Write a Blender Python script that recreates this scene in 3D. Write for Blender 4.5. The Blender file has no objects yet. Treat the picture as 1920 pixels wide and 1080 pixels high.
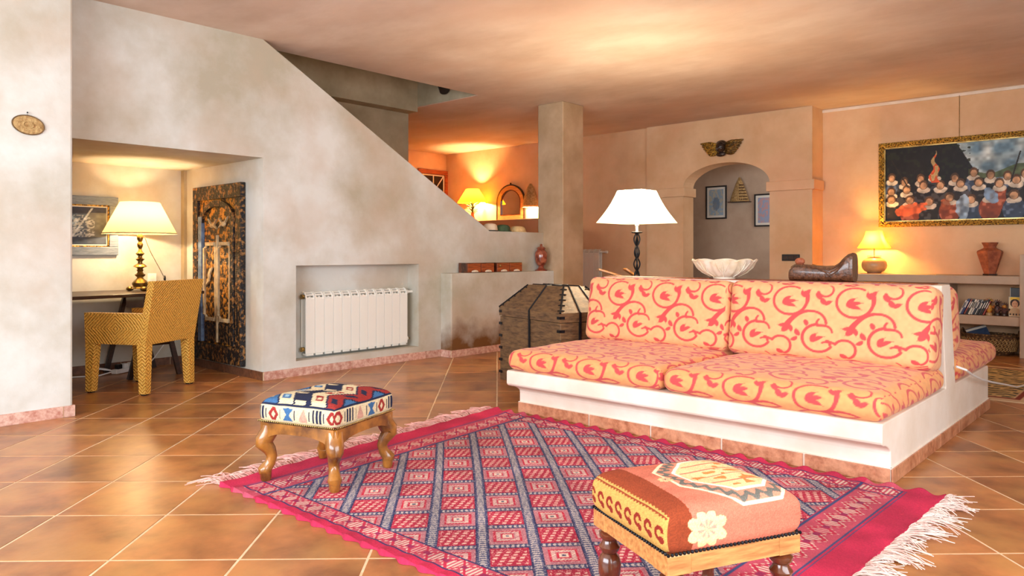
import bpy, bmesh, math, random
import numpy as np
from mathutils import Vector, Matrix

random.seed(7)
RNG = np.random.default_rng(7)
S = bpy.context.scene
COL = S.collection

# ------------------------------------------------------------------ camera, world, light, exposure
cam_d = bpy.data.cameras.new('camera')
cam = bpy.data.objects.new('camera', cam_d)
COL.objects.link(cam)
cam.location = (0, 0, 1.1)
cam.rotation_euler = (math.radians(90), 0, math.radians(42.4 - 90))
cam_d.sensor_width = 36
cam_d.lens = 1389 / 1920 * 36
cam_d.shift_y = -65 / 1920
cam_d.clip_start = 0.05
S.camera = cam

S.view_settings.view_transform = 'Standard'
S.view_settings.look = 'None'
S.view_settings.gamma = 1
S.view_settings.use_curve_mapping = False
S.view_settings.exposure = 0.28

W = bpy.data.worlds.new('world')
S.world = W
W.use_nodes = True
W.node_tree.nodes['Background'].inputs[0].default_value = (0.72, 0.85, 1.0, 1)
W.node_tree.nodes['Background'].inputs[1].default_value = 1.0


def area(name, loc, target, sx, sy, energy, color):
    d = bpy.data.lights.new(name, 'AREA')
    d.shape = 'RECTANGLE'
    d.size, d.size_y, d.energy, d.color = sx, sy, energy, color
    o = bpy.data.objects.new(name, d)
    COL.objects.link(o)
    o.location = loc
    o.rotation_euler = (Vector(target) - Vector(loc)).to_track_quat('-Z', 'Y').to_euler()
    return o


# daylight that enters through the two big glazed openings behind the camera, plus two added fill lamps for stairwell and corridor
area('daylight_garden_doors', (1.4, -1.6, 1.62), (1.8, 3.0, 1.0), 4.0, 1.7, 150, (0.94, 0.97, 1.0))
area('daylight_terrace_doors', (-2.3, 2.2, 1.62), (3.0, 2.6, 1.1), 5.0, 1.7, 310, (0.84, 0.92, 1.0))
area('stairwell_fill', (4.9, 6.68, 4.4), (4.9, 6.69, 2.9), 1.6, 0.8, 1.5, (1.0, 0.95, 0.86))  # unseen lamp added to lift the dark stairwell; the well has no skylight
area('corridor_fill', (10.35, 3.6, 1.9), (10.7, 5.2, 1.6), 0.8, 1.2, 9, (1.0, 0.96, 0.92))  # added fill so the corridor reads grey; no window stands there


# ------------------------------------------------------------------ helpers
def lin(r, g, b):
    f = lambda c: (c / 255 / 12.92) if c / 255 <= 0.04045 else ((c / 255 + 0.055) / 1.055) ** 2.4
    return (f(r), f(g), f(b), 1.0)


def nlin(a):
    a = np.clip(np.asarray(a, float) / 255.0, 0, 1)
    return np.where(a <= 0.04045, a / 12.92, ((a + 0.055) / 1.055) ** 2.4)


MATS = {}


def mat(name, c1, c2=None, scale=4.0, rough=0.6, bump=0.0, bscale=None, metallic=0.0, detail=5.0,
        ramp=(0.35, 0.65), stretch=(1, 1, 1), c3=None, s3=1.5, f3=0.5, rnd=0.0, coat=0.0, spec=0.5, kind='noise'):
    m = bpy.data.materials.new(name)
    m.use_nodes = True
    nt = m.node_tree
    N, L = nt.nodes, nt.links
    b = N['Principled BSDF']
    b.inputs['Roughness'].default_value = rough
    b.inputs['Metallic'].default_value = metallic
    b.inputs['Specular IOR Level'].default_value = spec
    b.inputs['Coat Weight'].default_value = coat
    b.inputs['Coat Roughness'].default_value = 0.12
    tc = N.new('ShaderNodeTexCoord')
    mp = N.new('ShaderNodeMapping')
    mp.inputs['Scale'].default_value = stretch
    L.new(tc.outputs['Object'], mp.inputs['Vector'])
    vec = mp.outputs[0]
    if rnd:
        oi = N.new('ShaderNodeObjectInfo')
        ad = N.new('ShaderNodeVectorMath')
        ad.operation = 'ADD'
        ml = N.new('ShaderNodeMath')
        ml.operation = 'MULTIPLY'
        ml.inputs[1].default_value = 37.0
        L.new(oi.outputs['Random'], ml.inputs[0])
        L.new(vec, ad.inputs[0])
        L.new(ml.outputs[0], ad.inputs[1])
        vec = ad.outputs[0]
    c2 = c2 or c1
    if kind == 'noise':
        n = N.new('ShaderNodeTexNoise')
        n.inputs['Scale'].default_value = scale
        n.inputs['Detail'].default_value = detail
        n.inputs['Roughness'].default_value = 0.6
        fac = n.outputs['Fac']
    elif kind == 'wave':
        n = N.new('ShaderNodeTexWave')
        n.inputs['Scale'].default_value = scale
        n.inputs['Distortion'].default_value = 5
        n.inputs['Detail'].default_value = 3
        n.inputs['Detail Scale'].default_value = 1.5
        fac = n.outputs['Fac']
    else:
        n = N.new('ShaderNodeTexVoronoi')
        n.inputs['Scale'].default_value = scale
        fac = n.outputs['Distance']
    L.new(vec, n.inputs['Vector'])
    cr = N.new('ShaderNodeValToRGB')
    cr.color_ramp.elements[0].position, cr.color_ramp.elements[1].position = ramp
    cr.color_ramp.elements[0].color, cr.color_ramp.elements[1].color = c1, c2
    L.new(fac, cr.inputs[0])
    out = cr.outputs[0]
    if c3:
        n3 = N.new('ShaderNodeTexNoise')
        n3.inputs['Scale'].default_value = s3
        n3.inputs['Detail'].default_value = 4
        L.new(vec, n3.inputs['Vector'])
        r3 = N.new('ShaderNodeValToRGB')
        r3.color_ramp.elements[0].position, r3.color_ramp.elements[1].position = 0.45, 0.68
        L.new(n3.outputs['Fac'], r3.inputs[0])
        mx = N.new('ShaderNodeMix')
        mx.data_type = 'RGBA'
        mm = N.new('ShaderNodeMath')
        mm.operation = 'MULTIPLY'
        mm.inputs[1].default_value = f3
        L.new(r3.outputs[0], mm.inputs[0])
        L.new(mm.outputs[0], mx.inputs['Factor'])
        L.new(out, mx.inputs[6])
        mx.inputs[7].default_value = c3
        out = mx.outputs[2]
    if rnd:
        hs = N.new('ShaderNodeHueSaturation')
        mr = N.new('ShaderNodeMapRange')
        mr.inputs['To Min'].default_value = 1 - rnd
        mr.inputs['To Max'].default_value = 1 + rnd
        L.new(oi.outputs['Random'], mr.inputs['Value'])
        L.new(mr.outputs[0], hs.inputs['Value'])
        L.new(out, hs.inputs['Color'])
        out = hs.outputs[0]
    L.new(out, b.inputs['Base Color'])
    if bump:
        if bscale:
            nb = N.new('ShaderNodeTexNoise')
            nb.inputs['Scale'].default_value = bscale
            nb.inputs['Detail'].default_value = 4
            L.new(vec, nb.inputs['Vector'])
            bf = nb.outputs['Fac']
        else:
            bf = fac
        bp = N.new('ShaderNodeBump')
        bp.inputs['Strength'].default_value = bump
        bp.inputs['Distance'].default_value = 0.02
        L.new(bf, bp.inputs['Height'])
        L.new(bp.outputs[0], b.inputs['Normal'])
    MATS[name] = m
    return m


def vmat(name, rough=0.8, bump=0.15, bscale=900, sheen=0.0, metallic=0.0):
    """colours woven, painted or printed into the thing, stored per vertex"""
    m = bpy.data.materials.new(name)
    m.use_nodes = True
    N, L = m.node_tree.nodes, m.node_tree.links
    b = N['Principled BSDF']
    a = N.new('ShaderNodeAttribute')
    a.attribute_name = 'Col'
    L.new(a.outputs['Color'], b.inputs['Base Color'])
    b.inputs['Roughness'].default_value = rough
    b.inputs['Metallic'].default_value = metallic
    b.inputs['Specular IOR Level'].default_value = 0.25
    b.inputs['Sheen Weight'].default_value = sheen
    if bump:
        tc = N.new('ShaderNodeTexCoord')
        n = N.new('ShaderNodeTexNoise')
        n.inputs['Scale'].default_value = bscale
        L.new(tc.outputs['Object'], n.inputs['Vector'])
        bp = N.new('ShaderNodeBump')
        bp.inputs['Strength'].default_value = bump
        bp.inputs['Distance'].default_value = 0.004
        L.new(n.outputs['Fac'], bp.inputs['Height'])
        L.new(bp.outputs[0], b.inputs['Normal'])
    return m


def obj(name, me, parent=None, m=None):
    if m is not None:
        me.materials.append(m)
    o = bpy.data.objects.new(name, me)
    COL.objects.link(o)
    if parent is not None:
        o.parent = parent
    return o


def tag(o, label, cat, group=None, kind=None):
    o['label'] = label
    o['category'] = cat
    if group:
        o['group'] = group
    if kind:
        o['kind'] = kind
    return o


def thing(name, label, cat, loc=(0, 0, 0), rz=0.0, group=None):
    o = bpy.data.objects.new(name, None)
    o.empty_display_size = 0.1
    COL.objects.link(o)
    o.location = loc
    o.rotation_euler = (0, 0, rz)
    return tag(o, label, cat, group)


def struct(o, label, cat):
    o['kind'] = 'structure'
    o['label'] = label
    o['category'] = cat
    return o


class MB:
    def __init__(self):
        self.v, self.f, self.uv = [], [], None

    def add(self, vs, fs):
        n = len(self.v)
        self.v += [tuple(p) for p in vs]
        self.f += [tuple(i + n for i in q) for q in fs]
        return self

    def box(self, x0, x1, y0, y1, z0, z1):
        return self.add([(x0, y0, z0), (x1, y0, z0), (x1, y1, z0), (x0, y1, z0), (x0, y0, z1), (x1, y0, z1), (x1, y1, z1), (x0, y1, z1)],
                        [(0, 3, 2, 1), (4, 5, 6, 7), (0, 1, 5, 4), (1, 2, 6, 5), (2, 3, 7, 6), (3, 0, 4, 7)])

    def hexa(self, bot, top):
        return self.add(list(bot) + list(top), [(3, 2, 1, 0), (4, 5, 6, 7), (0, 1, 5, 4), (1, 2, 6, 5), (2, 3, 7, 6), (3, 0, 4, 7)])

    def prism(self, poly, axis, a0, a1):
        """polygon in the two other axes (cyclic order), extruded along axis"""
        def P(p, a):
            return (a, p[0], p[1]) if axis == 0 else (p[0], a, p[1]) if axis == 1 else (p[0], p[1], a)
        n = len(poly)
        area2 = sum(poly[i][0] * poly[(i + 1) % n][1] - poly[(i + 1) % n][0] * poly[i][1] for i in range(n))
        if (area2 < 0) != (axis == 1):
            poly = poly[::-1]
        vs = [P(p, a0) for p in poly] + [P(p, a1) for p in poly]
        fs = [tuple(range(n - 1, -1, -1)), tuple(range(n, 2 * n))]
        fs += [(i, (i + 1) % n, n + (i + 1) % n, n + i) for i in range(n)]
        return self.add(vs, fs)

    def lathe(self, prof, seg=24, c=(0, 0, 0), flute=None, caps=True):
        vs, fs = [], []
        for k, (r, z) in enumerate(prof):
            for i in range(seg):
                a = 2 * math.pi * i / seg
                rr = r * (flute(a, z, k) if flute else 1)
                vs.append((c[0] + rr * math.cos(a), c[1] + rr * math.sin(a), c[2] + z))
        for k in range(len(prof) - 1):
            for i in range(seg):
                j = (i + 1) % seg
                fs.append((k * seg + i, k * seg + j, (k + 1) * seg + j, (k + 1) * seg + i))
        if caps:
            fs.append(tuple(range(seg - 1, -1, -1)))
            fs.append(tuple((len(prof) - 1) * seg + i for i in range(seg)))
        return self.add(vs, fs)

    def tube(self, pts, r, seg=8, caps=True, flat=1.0):
        pts = [Vector(p) for p in pts]
        n = len(pts)
        rs = r if hasattr(r, '__len__') else [r] * n
        vs, fs = [], []
        up = Vector((0, 0, 1))
        t0 = (pts[1] - pts[0]).normalized()
        u = t0.orthogonal().normalized() if abs(t0.dot(up)) > 0.95 else t0.cross(up).normalized()
        for k in range(n):
            t = (pts[min(k + 1, n - 1)] - pts[max(k - 1, 0)]).normalized()
            u = (u - t * u.dot(t)).normalized()
            w = t.cross(u)
            for i in range(seg):
                a = 2 * math.pi * i / seg
                vs.append(pts[k] + u * (math.cos(a) * rs[k]) + w * (math.sin(a) * rs[k] * flat))
        for k in range(n - 1):
            for i in range(seg):
                j = (i + 1) % seg
                fs.append((k * seg + i, k * seg + j, (k + 1) * seg + j, (k + 1) * seg + i))
        if caps:
            fs.append(tuple(range(seg - 1, -1, -1)))
            fs.append(tuple((n - 1) * seg + i for i in range(seg)))
        return self.add(vs, fs)

    def ball(self, c, r, seg=10, rings=6, s=(1, 1, 1)):
        prof = [(max(1e-4, math.sin(math.pi * k / rings)), -math.cos(math.pi * k / rings)) for k in range(rings + 1)]
        n = len(self.v)
        self.lathe(prof, seg, caps=False)
        for i in range(n, len(self.v)):
            p = self.v[i]
            self.v[i] = (c[0] + p[0] * r * s[0], c[1] + p[1] * r * s[1], c[2] + p[2] * r * s[2])
        return self

    def build(self, name, m, parent=None, smooth=False, bevel=0.0, bseg=2, loc=None, rot=None):
        me = bpy.data.meshes.new(name)
        me.from_pydata(self.v, [], self.f)
        me.update()
        if smooth:
            me.polygons.foreach_set('use_smooth', [True] * len(me.polygons))
            me.set_sharp_from_angle(angle=math.radians(40))
        o = obj(name, me, parent, m)
        if bevel:
            b = o.modifiers.new('bevel', 'BEVEL')
            b.width, b.segments, b.limit_method, b.angle_limit = bevel, bseg, 'ANGLE', math.radians(35)
        if loc is not None:
            o.location = loc
        if rot is not None:
            o.rotation_euler = rot
        return o


def npmesh(name, V, F, m, parent=None, col=None, smooth=True):
    me = bpy.data.meshes.new(name)
    me.from_pydata(np.asarray(V, float).tolist(), [], np.asarray(F).tolist())
    me.update()
    if smooth:
        me.polygons.foreach_set('use_smooth', np.ones(len(me.polygons), bool))
    if col is not None:
        a = me.color_attributes.new('Col', 'FLOAT_COLOR', 'POINT')
        c = np.ones((len(V), 4), np.float32)
        c[:, :3] = nlin(col)
        a.data.foreach_set('color', c.ravel())
    return obj(name, me, parent, m)


def grid(nu, nv):
    """(nu+1)*(nv+1) vertices, index u*(nv+1)+v, and the quads"""
    u, v = np.meshgrid(np.arange(nu + 1), np.arange(nv + 1), indexing='ij')
    i = (np.arange(nu)[:, None] * (nv + 1) + np.arange(nv)[None, :]).ravel()
    F = np.stack([i, i + nv + 1, i + nv + 2, i + 1], 1)
    return u.ravel(), v.ravel(), F


def lattice(nx, ny, nz):
    idx = -np.ones((nx + 1, ny + 1, nz + 1), int)
    mask = np.zeros_like(idx, bool)
    mask[[0, -1]] = True
    mask[:, [0, -1]] = True
    mask[:, :, [0, -1]] = True
    P = np.argwhere(mask)
    idx[mask] = np.arange(len(P))
    fs = []

    def side(a, flip):
        q = np.stack([a[:-1, :-1], a[1:, :-1], a[1:, 1:], a[:-1, 1:]], -1).reshape(-1, 4)
        fs.append(q[:, ::-1] if flip else q)
    side(idx[0], True), side(idx[-1], False)
    side(idx[:, 0], False), side(idx[:, -1], True)
    side(idx[:, :, 0], True), side(idx[:, :, -1], False)
    return P, np.concatenate(fs)


def vnoise(x, y, s, seed=0):
    """smooth value noise, 0..1"""
    r = np.random.default_rng(seed).random((64, 64))
    x, y = x * s + 100, y * s + 100
    xi, yi = np.floor(x).astype(int), np.floor(y).astype(int)
    fx, fy = x - xi, y - yi
    fx, fy = fx * fx * (3 - 2 * fx), fy * fy * (3 - 2 * fy)
    g = lambda a, b: r[a % 64, b % 64]
    return (g(xi, yi) * (1 - fx) + g(xi + 1, yi) * fx) * (1 - fy) + (g(xi, yi + 1) * (1 - fx) + g(xi + 1, yi + 1) * fx) * fy


def mixc(base, color, a):
    a = np.clip(a, 0, 1)[:, None]
    return base * (1 - a) + np.asarray(color, float)[None, :] * a


def cushion(name, half, r, bulge, colfn, m, parent=None, thin=0, res=0.005, tuft=0.0):
    """upholstered cushion, rounded and swollen; colfn(p, face) gives sRGB per vertex"""
    n = [max(6, int(2 * h / res)) for h in half]
    L, F = lattice(*n)
    h = np.array(half, float)
    p = (L / np.array(n) * 2 - 1) * h
    face = np.zeros(len(L), int)
    for ax in (2, 1, 0):
        e = (L[:, ax] == 0) | (L[:, ax] == n[ax])
        face[e] = ax
    e = (L[:, thin] == 0) | (L[:, thin] == n[thin])
    face[e] = thin
    inner = np.clip(p, -(h - r), h - r)
    d = p - inner
    ln = np.linalg.norm(d, axis=1, keepdims=True)
    q = inner + d / np.maximum(ln, 1e-9) * r
    o1, o2 = [a for a in range(3) if a != thin]
    u, v = q[:, o1] / h[o1], q[:, o2] / h[o2]
    k = np.clip(1 - u ** 4, 0, 1) * np.clip(1 - v ** 4, 0, 1)
    wob = 1 + 0.5 * (vnoise(p[:, o1], p[:, o2], 4, 3) - 0.5)
    q[:, thin] += np.sign(q[:, thin]) * bulge * k * wob * np.clip(np.abs(q[:, thin]) / h[thin], 0, 1)
    t = np.clip(1 - (q[:, thin] / h[thin]) ** 2, 0, 1)
    q[:, o1] += np.sign(u) * bulge * 0.35 * t * (np.abs(u) > 0.9)
    q[:, thin] += 0.006 * (vnoise(p[:, o1] + p[:, o2], p[:, o2], 9, 5) - 0.5)
    return npmesh(name, q, F, m, parent, colfn(p, face), True)


def copy_tree(o, parent=None):
    c = o.copy()
    COL.objects.link(c)
    c.parent = parent
    for ch in list(o.children):
        copy_tree(ch, c)
    return c


# ------------------------------------------------------------------ materials
PL = mat('plaster', lin(216, 217, 211), lin(178, 170, 150), scale=1.1, rough=0.75, bump=0.25, bscale=7, c3=lin(192, 172, 150), s3=1.9, f3=0.5, spec=0.2, ramp=(0.36, 0.64), detail=7)
PLC = mat('plaster_ceiling', lin(222, 206, 192), lin(198, 176, 158), scale=0.9, rough=0.7, bump=0.2, bscale=5, c3=lin(214, 182, 158), s3=0.8, f3=0.5, stretch=(1.6, 0.9, 1), spec=0.25)
PLR = mat('plaster_ochre', lin(228, 194, 154), lin(210, 170, 128), scale=1.5, rough=0.75, bump=0.22, bscale=6, c3=lin(224, 174, 140), s3=0.9, f3=0.5, spec=0.2)
PLW = mat('plaster_white', lin(240, 228, 214), lin(226, 208, 188), scale=2.5, rough=0.7, bump=0.12, bscale=14, spec=0.3)
PLG = mat('plaster_taupe', lin(196, 174, 152), lin(180, 156, 134), scale=2.2, rough=0.75, bump=0.2, bscale=8, spec=0.2)
TILE = mat('floor_tile', lin(188, 122, 72), lin(130, 82, 48), scale=3.6, rough=0.30, bump=0.05, bscale=18, c3=lin(186, 134, 76), s3=4.0, f3=0.6, rnd=0.12, stretch=(1, 1, 1), spec=0.5, detail=8)
TILE2 = mat('skirting_tile', lin(203, 140, 104), lin(158, 96, 66), scale=26, rough=0.4, bump=0.1, bscale=60, rnd=0.10, c3=lin(214, 158, 122), s3=7, f3=0.6, detail=8)
TILE3 = mat('skirting_tile_pink', lin(222, 186, 168), lin(182, 122, 104), scale=30, rough=0.5, bump=0.1, bscale=60, rnd=0.06, detail=8)
TILE4 = mat('skirting_tile_shaded', lin(122, 80, 56), lin(88, 56, 38), scale=26, rough=0.4, bump=0.1, bscale=60, rnd=0.10, detail=8)  # darker copy of the skirting tile, niche shadow put into its colour
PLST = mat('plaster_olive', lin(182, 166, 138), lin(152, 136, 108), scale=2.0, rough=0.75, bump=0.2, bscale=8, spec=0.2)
PLCOL = mat('plaster_column', lin(194, 168, 138), lin(168, 142, 110), scale=2.2, rough=0.75, bump=0.2, bscale=8, spec=0.2)
GROUT = mat('grout', lin(226, 200, 164), lin(204, 174, 136), scale=14, rough=0.85)
DKW = mat('dark_wood', lin(62, 40, 30), lin(36, 24, 20), scale=7, rough=0.35, stretch=(1, 12, 12), bump=0.05, kind='noise')
OAK = mat('golden_wood', lin(172, 112, 42), lin(92, 52, 18), scale=9, rough=0.28, stretch=(1, 1, 1), coat=0.5, bump=0.04, detail=6)
OAK2 = mat('light_oak', lin(206, 150, 88), lin(166, 108, 58), scale=10, rough=0.35, stretch=(1, 8, 8), coat=0.2, detail=6)
MAH = mat('mahogany', lin(112, 56, 30), lin(58, 28, 16), scale=12, rough=0.22, coat=0.6, stretch=(1, 1, 0.5), detail=6)
REDW = mat('red_wood', lin(168, 84, 42), lin(118, 52, 24), scale=8, rough=0.4, stretch=(1, 8, 8))
CHW = mat('chest_wood', lin(114, 84, 54), lin(70, 48, 30), scale=5, rough=0.55, stretch=(3, 3, 14), bump=0.15, c3=lin(132, 100, 62), s3=3, f3=0.5)
IRON = mat('black_iron', lin(34, 34, 40), lin(20, 20, 24), scale=30, rough=0.45, metallic=0.6, bump=0.1)
BLK = mat('black_plastic', lin(26, 25, 26), rough=0.4)
BRASS = mat('aged_brass', lin(196, 168, 104), lin(120, 96, 56), scale=12, rough=0.28, metallic=0.9, bump=0.1)
GOLD = mat('gilt', lin(206, 160, 62), lin(70, 46, 14), scale=60, rough=0.35, metallic=0.55, bump=0.7, ramp=(0.42, 0.58))
RADW = mat('radiator_enamel', lin(236, 234, 224), rough=0.3)
WHT = mat('white_plastic', lin(236, 236, 234), rough=0.4)
TERR = mat('terracotta', lin(178, 98, 62), lin(132, 64, 38), scale=16, rough=0.6, bump=0.3, bscale=50)
CER = mat('white_ceramic', lin(240, 234, 218), lin(222, 206, 172), scale=9, rough=0.25, coat=0.3)
POT = mat('ceramic_ochre', lin(196, 158, 112), lin(170, 130, 88), scale=6, rough=0.35)
REDM = mat('red_marble', lin(152, 66, 44), lin(90, 32, 22), scale=22, rough=0.15, coat=0.5, c3=lin(206, 132, 98), s3=16, f3=0.5)
CARV = mat('carved_gilt', lin(24, 16, 14), lin(190, 128, 40), scale=24, rough=0.5, metallic=0.2, bump=1.0, ramp=(0.47, 0.57), detail=3)
CARVD = mat('carved_dark', lin(22, 18, 20), lin(156, 108, 56), scale=30, rough=0.5, metallic=0.2, bump=1.0, ramp=(0.5, 0.64), detail=3)
BLUEC = mat('worn_blue_paint', lin(52, 60, 88), lin(112, 138, 168), scale=9, rough=0.55, bump=0.2)
CREAMC = mat('worn_cream_paint', lin(214, 194, 156), lin(170, 142, 102), scale=12, rough=0.6, bump=0.2)
STRAW = mat('straw', lin(196, 164, 110), lin(150, 114, 66), scale=40, rough=0.8, bump=0.6)
SLATE = mat('slate_blue_wood', lin(112, 124, 140), lin(84, 96, 114), scale=20, rough=0.5, stretch=(1, 1, 6), bump=0.1)
WHTF = mat('white_mount', lin(226, 222, 210), rough=0.7)
BASK = mat('wicker', lin(150, 110, 62), lin(84, 56, 28), scale=34, rough=0.7, bump=0.8, kind='voronoi', ramp=(0.1, 0.5))
GLASSY = mat('mirror_glass', (0.9, 0.9, 0.9, 1), rough=0.03, metallic=1.0)
GREEN = mat('leaf_green', lin(70, 88, 40), lin(36, 50, 20), scale=20, rough=0.5)
FRINGE = mat('cotton_fringe', lin(240, 222, 212), lin(222, 184, 174), scale=20, rough=0.9)
FRINGEP = mat('pink_cotton_fringe', lin(236, 190, 176), lin(214, 146, 136), scale=20, rough=0.9)
VIVID = vmat('printed_fabric', rough=0.85, bump=0.2, bscale=500, sheen=0.15)
WOVEN = vmat('woven_wool', rough=0.95, bump=0.5, bscale=420)
PAINT = vmat('painted_canvas', rough=0.45, bump=0.2, bscale=120)


def stained_shaded_plaster():
    """the wall plaster with a brown damp stain and painted-in shade rising from the floor"""
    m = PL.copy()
    m.name = 'plaster_damp_and_shade'
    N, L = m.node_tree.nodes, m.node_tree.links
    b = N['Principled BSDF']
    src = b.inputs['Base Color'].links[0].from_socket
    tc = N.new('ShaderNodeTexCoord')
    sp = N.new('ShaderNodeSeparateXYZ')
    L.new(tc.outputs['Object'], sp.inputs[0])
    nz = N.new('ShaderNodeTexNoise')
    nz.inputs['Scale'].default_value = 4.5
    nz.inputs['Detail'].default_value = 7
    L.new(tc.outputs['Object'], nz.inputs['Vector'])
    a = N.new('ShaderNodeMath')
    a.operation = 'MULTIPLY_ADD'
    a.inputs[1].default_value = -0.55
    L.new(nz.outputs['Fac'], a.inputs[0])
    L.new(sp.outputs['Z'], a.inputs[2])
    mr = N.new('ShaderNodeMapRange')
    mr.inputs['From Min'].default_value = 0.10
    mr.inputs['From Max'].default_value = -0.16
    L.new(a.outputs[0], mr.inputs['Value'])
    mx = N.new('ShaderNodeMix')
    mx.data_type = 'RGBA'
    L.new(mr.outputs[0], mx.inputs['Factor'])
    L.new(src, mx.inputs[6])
    mx.inputs[7].default_value = lin(116, 78, 44)  # one brown for the damp stain and the painted shadow low on the ledge
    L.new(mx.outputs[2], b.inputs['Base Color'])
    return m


PLS = stained_shaded_plaster()


def rattan():
    m = bpy.data.materials.new('rattan_weave')
    m.use_nodes = True
    N, L = m.node_tree.nodes, m.node_tree.links
    b = N['Principled BSDF']
    b.inputs['Roughness'].default_value = 0.5
    uv = N.new('ShaderNodeUVMap')
    sp = N.new('ShaderNodeSeparateXYZ')
    L.new(uv.outputs[0], sp.inputs[0])

    def ma(op, a, bb=None):
        n = N.new('ShaderNodeMath')
        n.operation = op
        for i, s in enumerate((a, bb)):
            if s is None:
                continue
            if isinstance(s, (int, float)):
                n.inputs[i].default_value = s
            else:
                L.new(s, n.inputs[i])
        return n.outputs[0]
    au, av = ma('ABSOLUTE', sp.outputs[0]), ma('ABSOLUTE', sp.outputs[1])
    s1 = ma('SINE', ma('MULTIPLY', ma('ADD', au, av), 2 * math.pi / 0.027))
    s2 = ma('SINE', ma('MULTIPLY', ma('SUBTRACT', au, av), 2 * math.pi / 0.017))
    h = ma('ADD', ma('MULTIPLY', s1, 0.6), ma('MULTIPLY', s2, 0.3))
    nz = N.new('ShaderNodeTexNoise')
    nz.inputs['Scale'].default_value = 60
    L.new(uv.outputs[0], nz.inputs['Vector'])
    h = ma('ADD', h, ma('MULTIPLY', ma('SUBTRACT', nz.outputs['Fac'], 0.5), 1.6))
    mr = N.new('ShaderNodeMapRange')
    mr.inputs['From Min'].default_value = -1.1
    mr.inputs['From Max'].default_value = 0.9
    L.new(h, mr.inputs['Value'])
    cr = N.new('ShaderNodeValToRGB')
    e = cr.color_ramp.elements
    e[0].position, e[0].color = 0.0, lin(128, 80, 20)
    e[1].position, e[1].color = 0.75, lin(234, 182, 82)
    e.new(0.35).color = lin(204, 144, 50)
    L.new(mr.outputs[0], cr.inputs[0])
    L.new(cr.outputs[0], b.inputs['Base Color'])
    bp = N.new('ShaderNodeBump')
    bp.inputs['Strength'].default_value = 0.6
    bp.inputs['Distance'].default_value = 0.006
    L.new(h, bp.inputs['Height'])
    L.new(bp.outputs[0], b.inputs['Normal'])
    return m


RATTAN = rattan()


def shade_mat(name, color, trans=0.55, emit=0.0, ecol=None):
    m = bpy.data.materials.new(name)
    m.use_nodes = True
    N, L = m.node_tree.nodes, m.node_tree.links
    N.remove(N['Principled BSDF'])
    o = N['Material Output']
    d = N.new('ShaderNodeBsdfDiffuse')
    t = N.new('ShaderNodeBsdfTranslucent')
    wv = N.new('ShaderNodeTexNoise')
    wv.inputs['Scale'].default_value = 60
    mixr = N.new('ShaderNodeMix')
    mixr.data_type = 'RGBA'
    mixr.inputs[6].default_value = color
    mixr.inputs[7].default_value = tuple(c * 0.9 for c in color[:3]) + (1,)
    L.new(wv.outputs['Fac'], mixr.inputs['Factor'])
    L.new(mixr.outputs[2], d.inputs[0])
    L.new(mixr.outputs[2], t.inputs[0])
    mx = N.new('ShaderNodeMixShader')
    mx.inputs[0].default_value = trans
    L.new(d.outputs[0], mx.inputs[1])
    L.new(t.outputs[0], mx.inputs[2])
    last = mx.outputs[0]
    if emit:
        e = N.new('ShaderNodeEmission')
        e.inputs[0].default_value = ecol or color
        e.inputs[1].default_value = emit
        ad = N.new('ShaderNodeAddShader')
        L.new(last, ad.inputs[0])
        L.new(e.outputs[0], ad.inputs[1])
        last = ad.outputs[0]
    L.new(last, o.inputs[0])
    return m


SHCREAM = shade_mat('lit_cream_shade', lin(248, 220, 160), 0.38)
SHGOLD = shade_mat('lit_golden_shade', lin(240, 168, 36), 0.35)
SHWHITE = shade_mat('lit_white_shade', lin(255, 246, 228), 0.6)
SHYEL = shade_mat('lit_yellow_shade', lin(252, 206, 84), 0.5)


def bulb(name, loc, energy, color, parent=None, r=0.035):
    d = bpy.data.lights.new(name, 'POINT')
    d.energy, d.color, d.shadow_soft_size = energy, color, r
    o = bpy.data.objects.new(name, d)
    COL.objects.link(o)
    o.location = loc
    if parent:
        o.parent = parent
    return o


# ------------------------------------------------------------------ the setting
CZ = 2.95
X0, X1, Y0, Y1 = -2.6, 12.0, -1.9, 10.3

# floor: grout bed and single square tiles laid on the diagonal
fl = MB().box(X0, X1, Y0, Y1 + 0.1, -0.12, -0.0015).build('floor', GROUT)
struct(fl, 'terracotta tiled floor laid diagonally with pale joints', 'floor')
TH = math.radians(43.5)
DA, DB = np.array([math.cos(TH), math.sin(TH)]), np.array([-math.sin(TH), math.cos(TH)])
PITCH = 0.462
tmb = MB().box(-0.2262, 0.2262, -0.2262, 0.2262, -0.016, 0.0)
tme = bpy.data.meshes.new('tile')
_b = bmesh.new()
_vs = [_b.verts.new(p) for p in tmb.v]
for q in tmb.f:
    _b.faces.new([_vs[i] for i in q])
bmesh.ops.bevel(_b, geom=[e for e in _b.edges if all(v.co.z > -0.001 for v in e.verts)], offset=0.0015, segments=1, affect='EDGES')
_b.to_mesh(tme)
_b.free()
tme.materials.append(TILE)
ca, sa = math.cos(math.radians(42.4)), math.sin(math.radians(42.4))
near, far = [], []
for i in range(-20, 45):
    for j in range(-30, 30):
        a, b = 2.681 + (i + 0.5) * PITCH, 1.393 + (j + 0.5) * PITCH
        p = DA * a + DB * b
        if not (X0 + 0.33 < p[0] < X1 - 0.33 and Y0 + 0.33 < p[1] < Y1 - 0.33):
            continue
        d = p[0] * ca + p[1] * sa
        lat = p[0] * sa - p[1] * ca
        vis = d > 1.6 and abs(lat / d) < 0.78
        # what the walls and the sofa stand on shows no tile of its own
        if p[1] > 5.95 and p[0] > 3.5 or p[0] < 1.4 and p[1] > 5.9 or (4.1 < p[0] < 5.9 and 1.35 < p[1] < 3.2) or p[0] > 9.9:
            vis = False
        (near if vis else far).append((d, p))
near.sort(key=lambda t: t[0])
far += near[295:]
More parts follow.
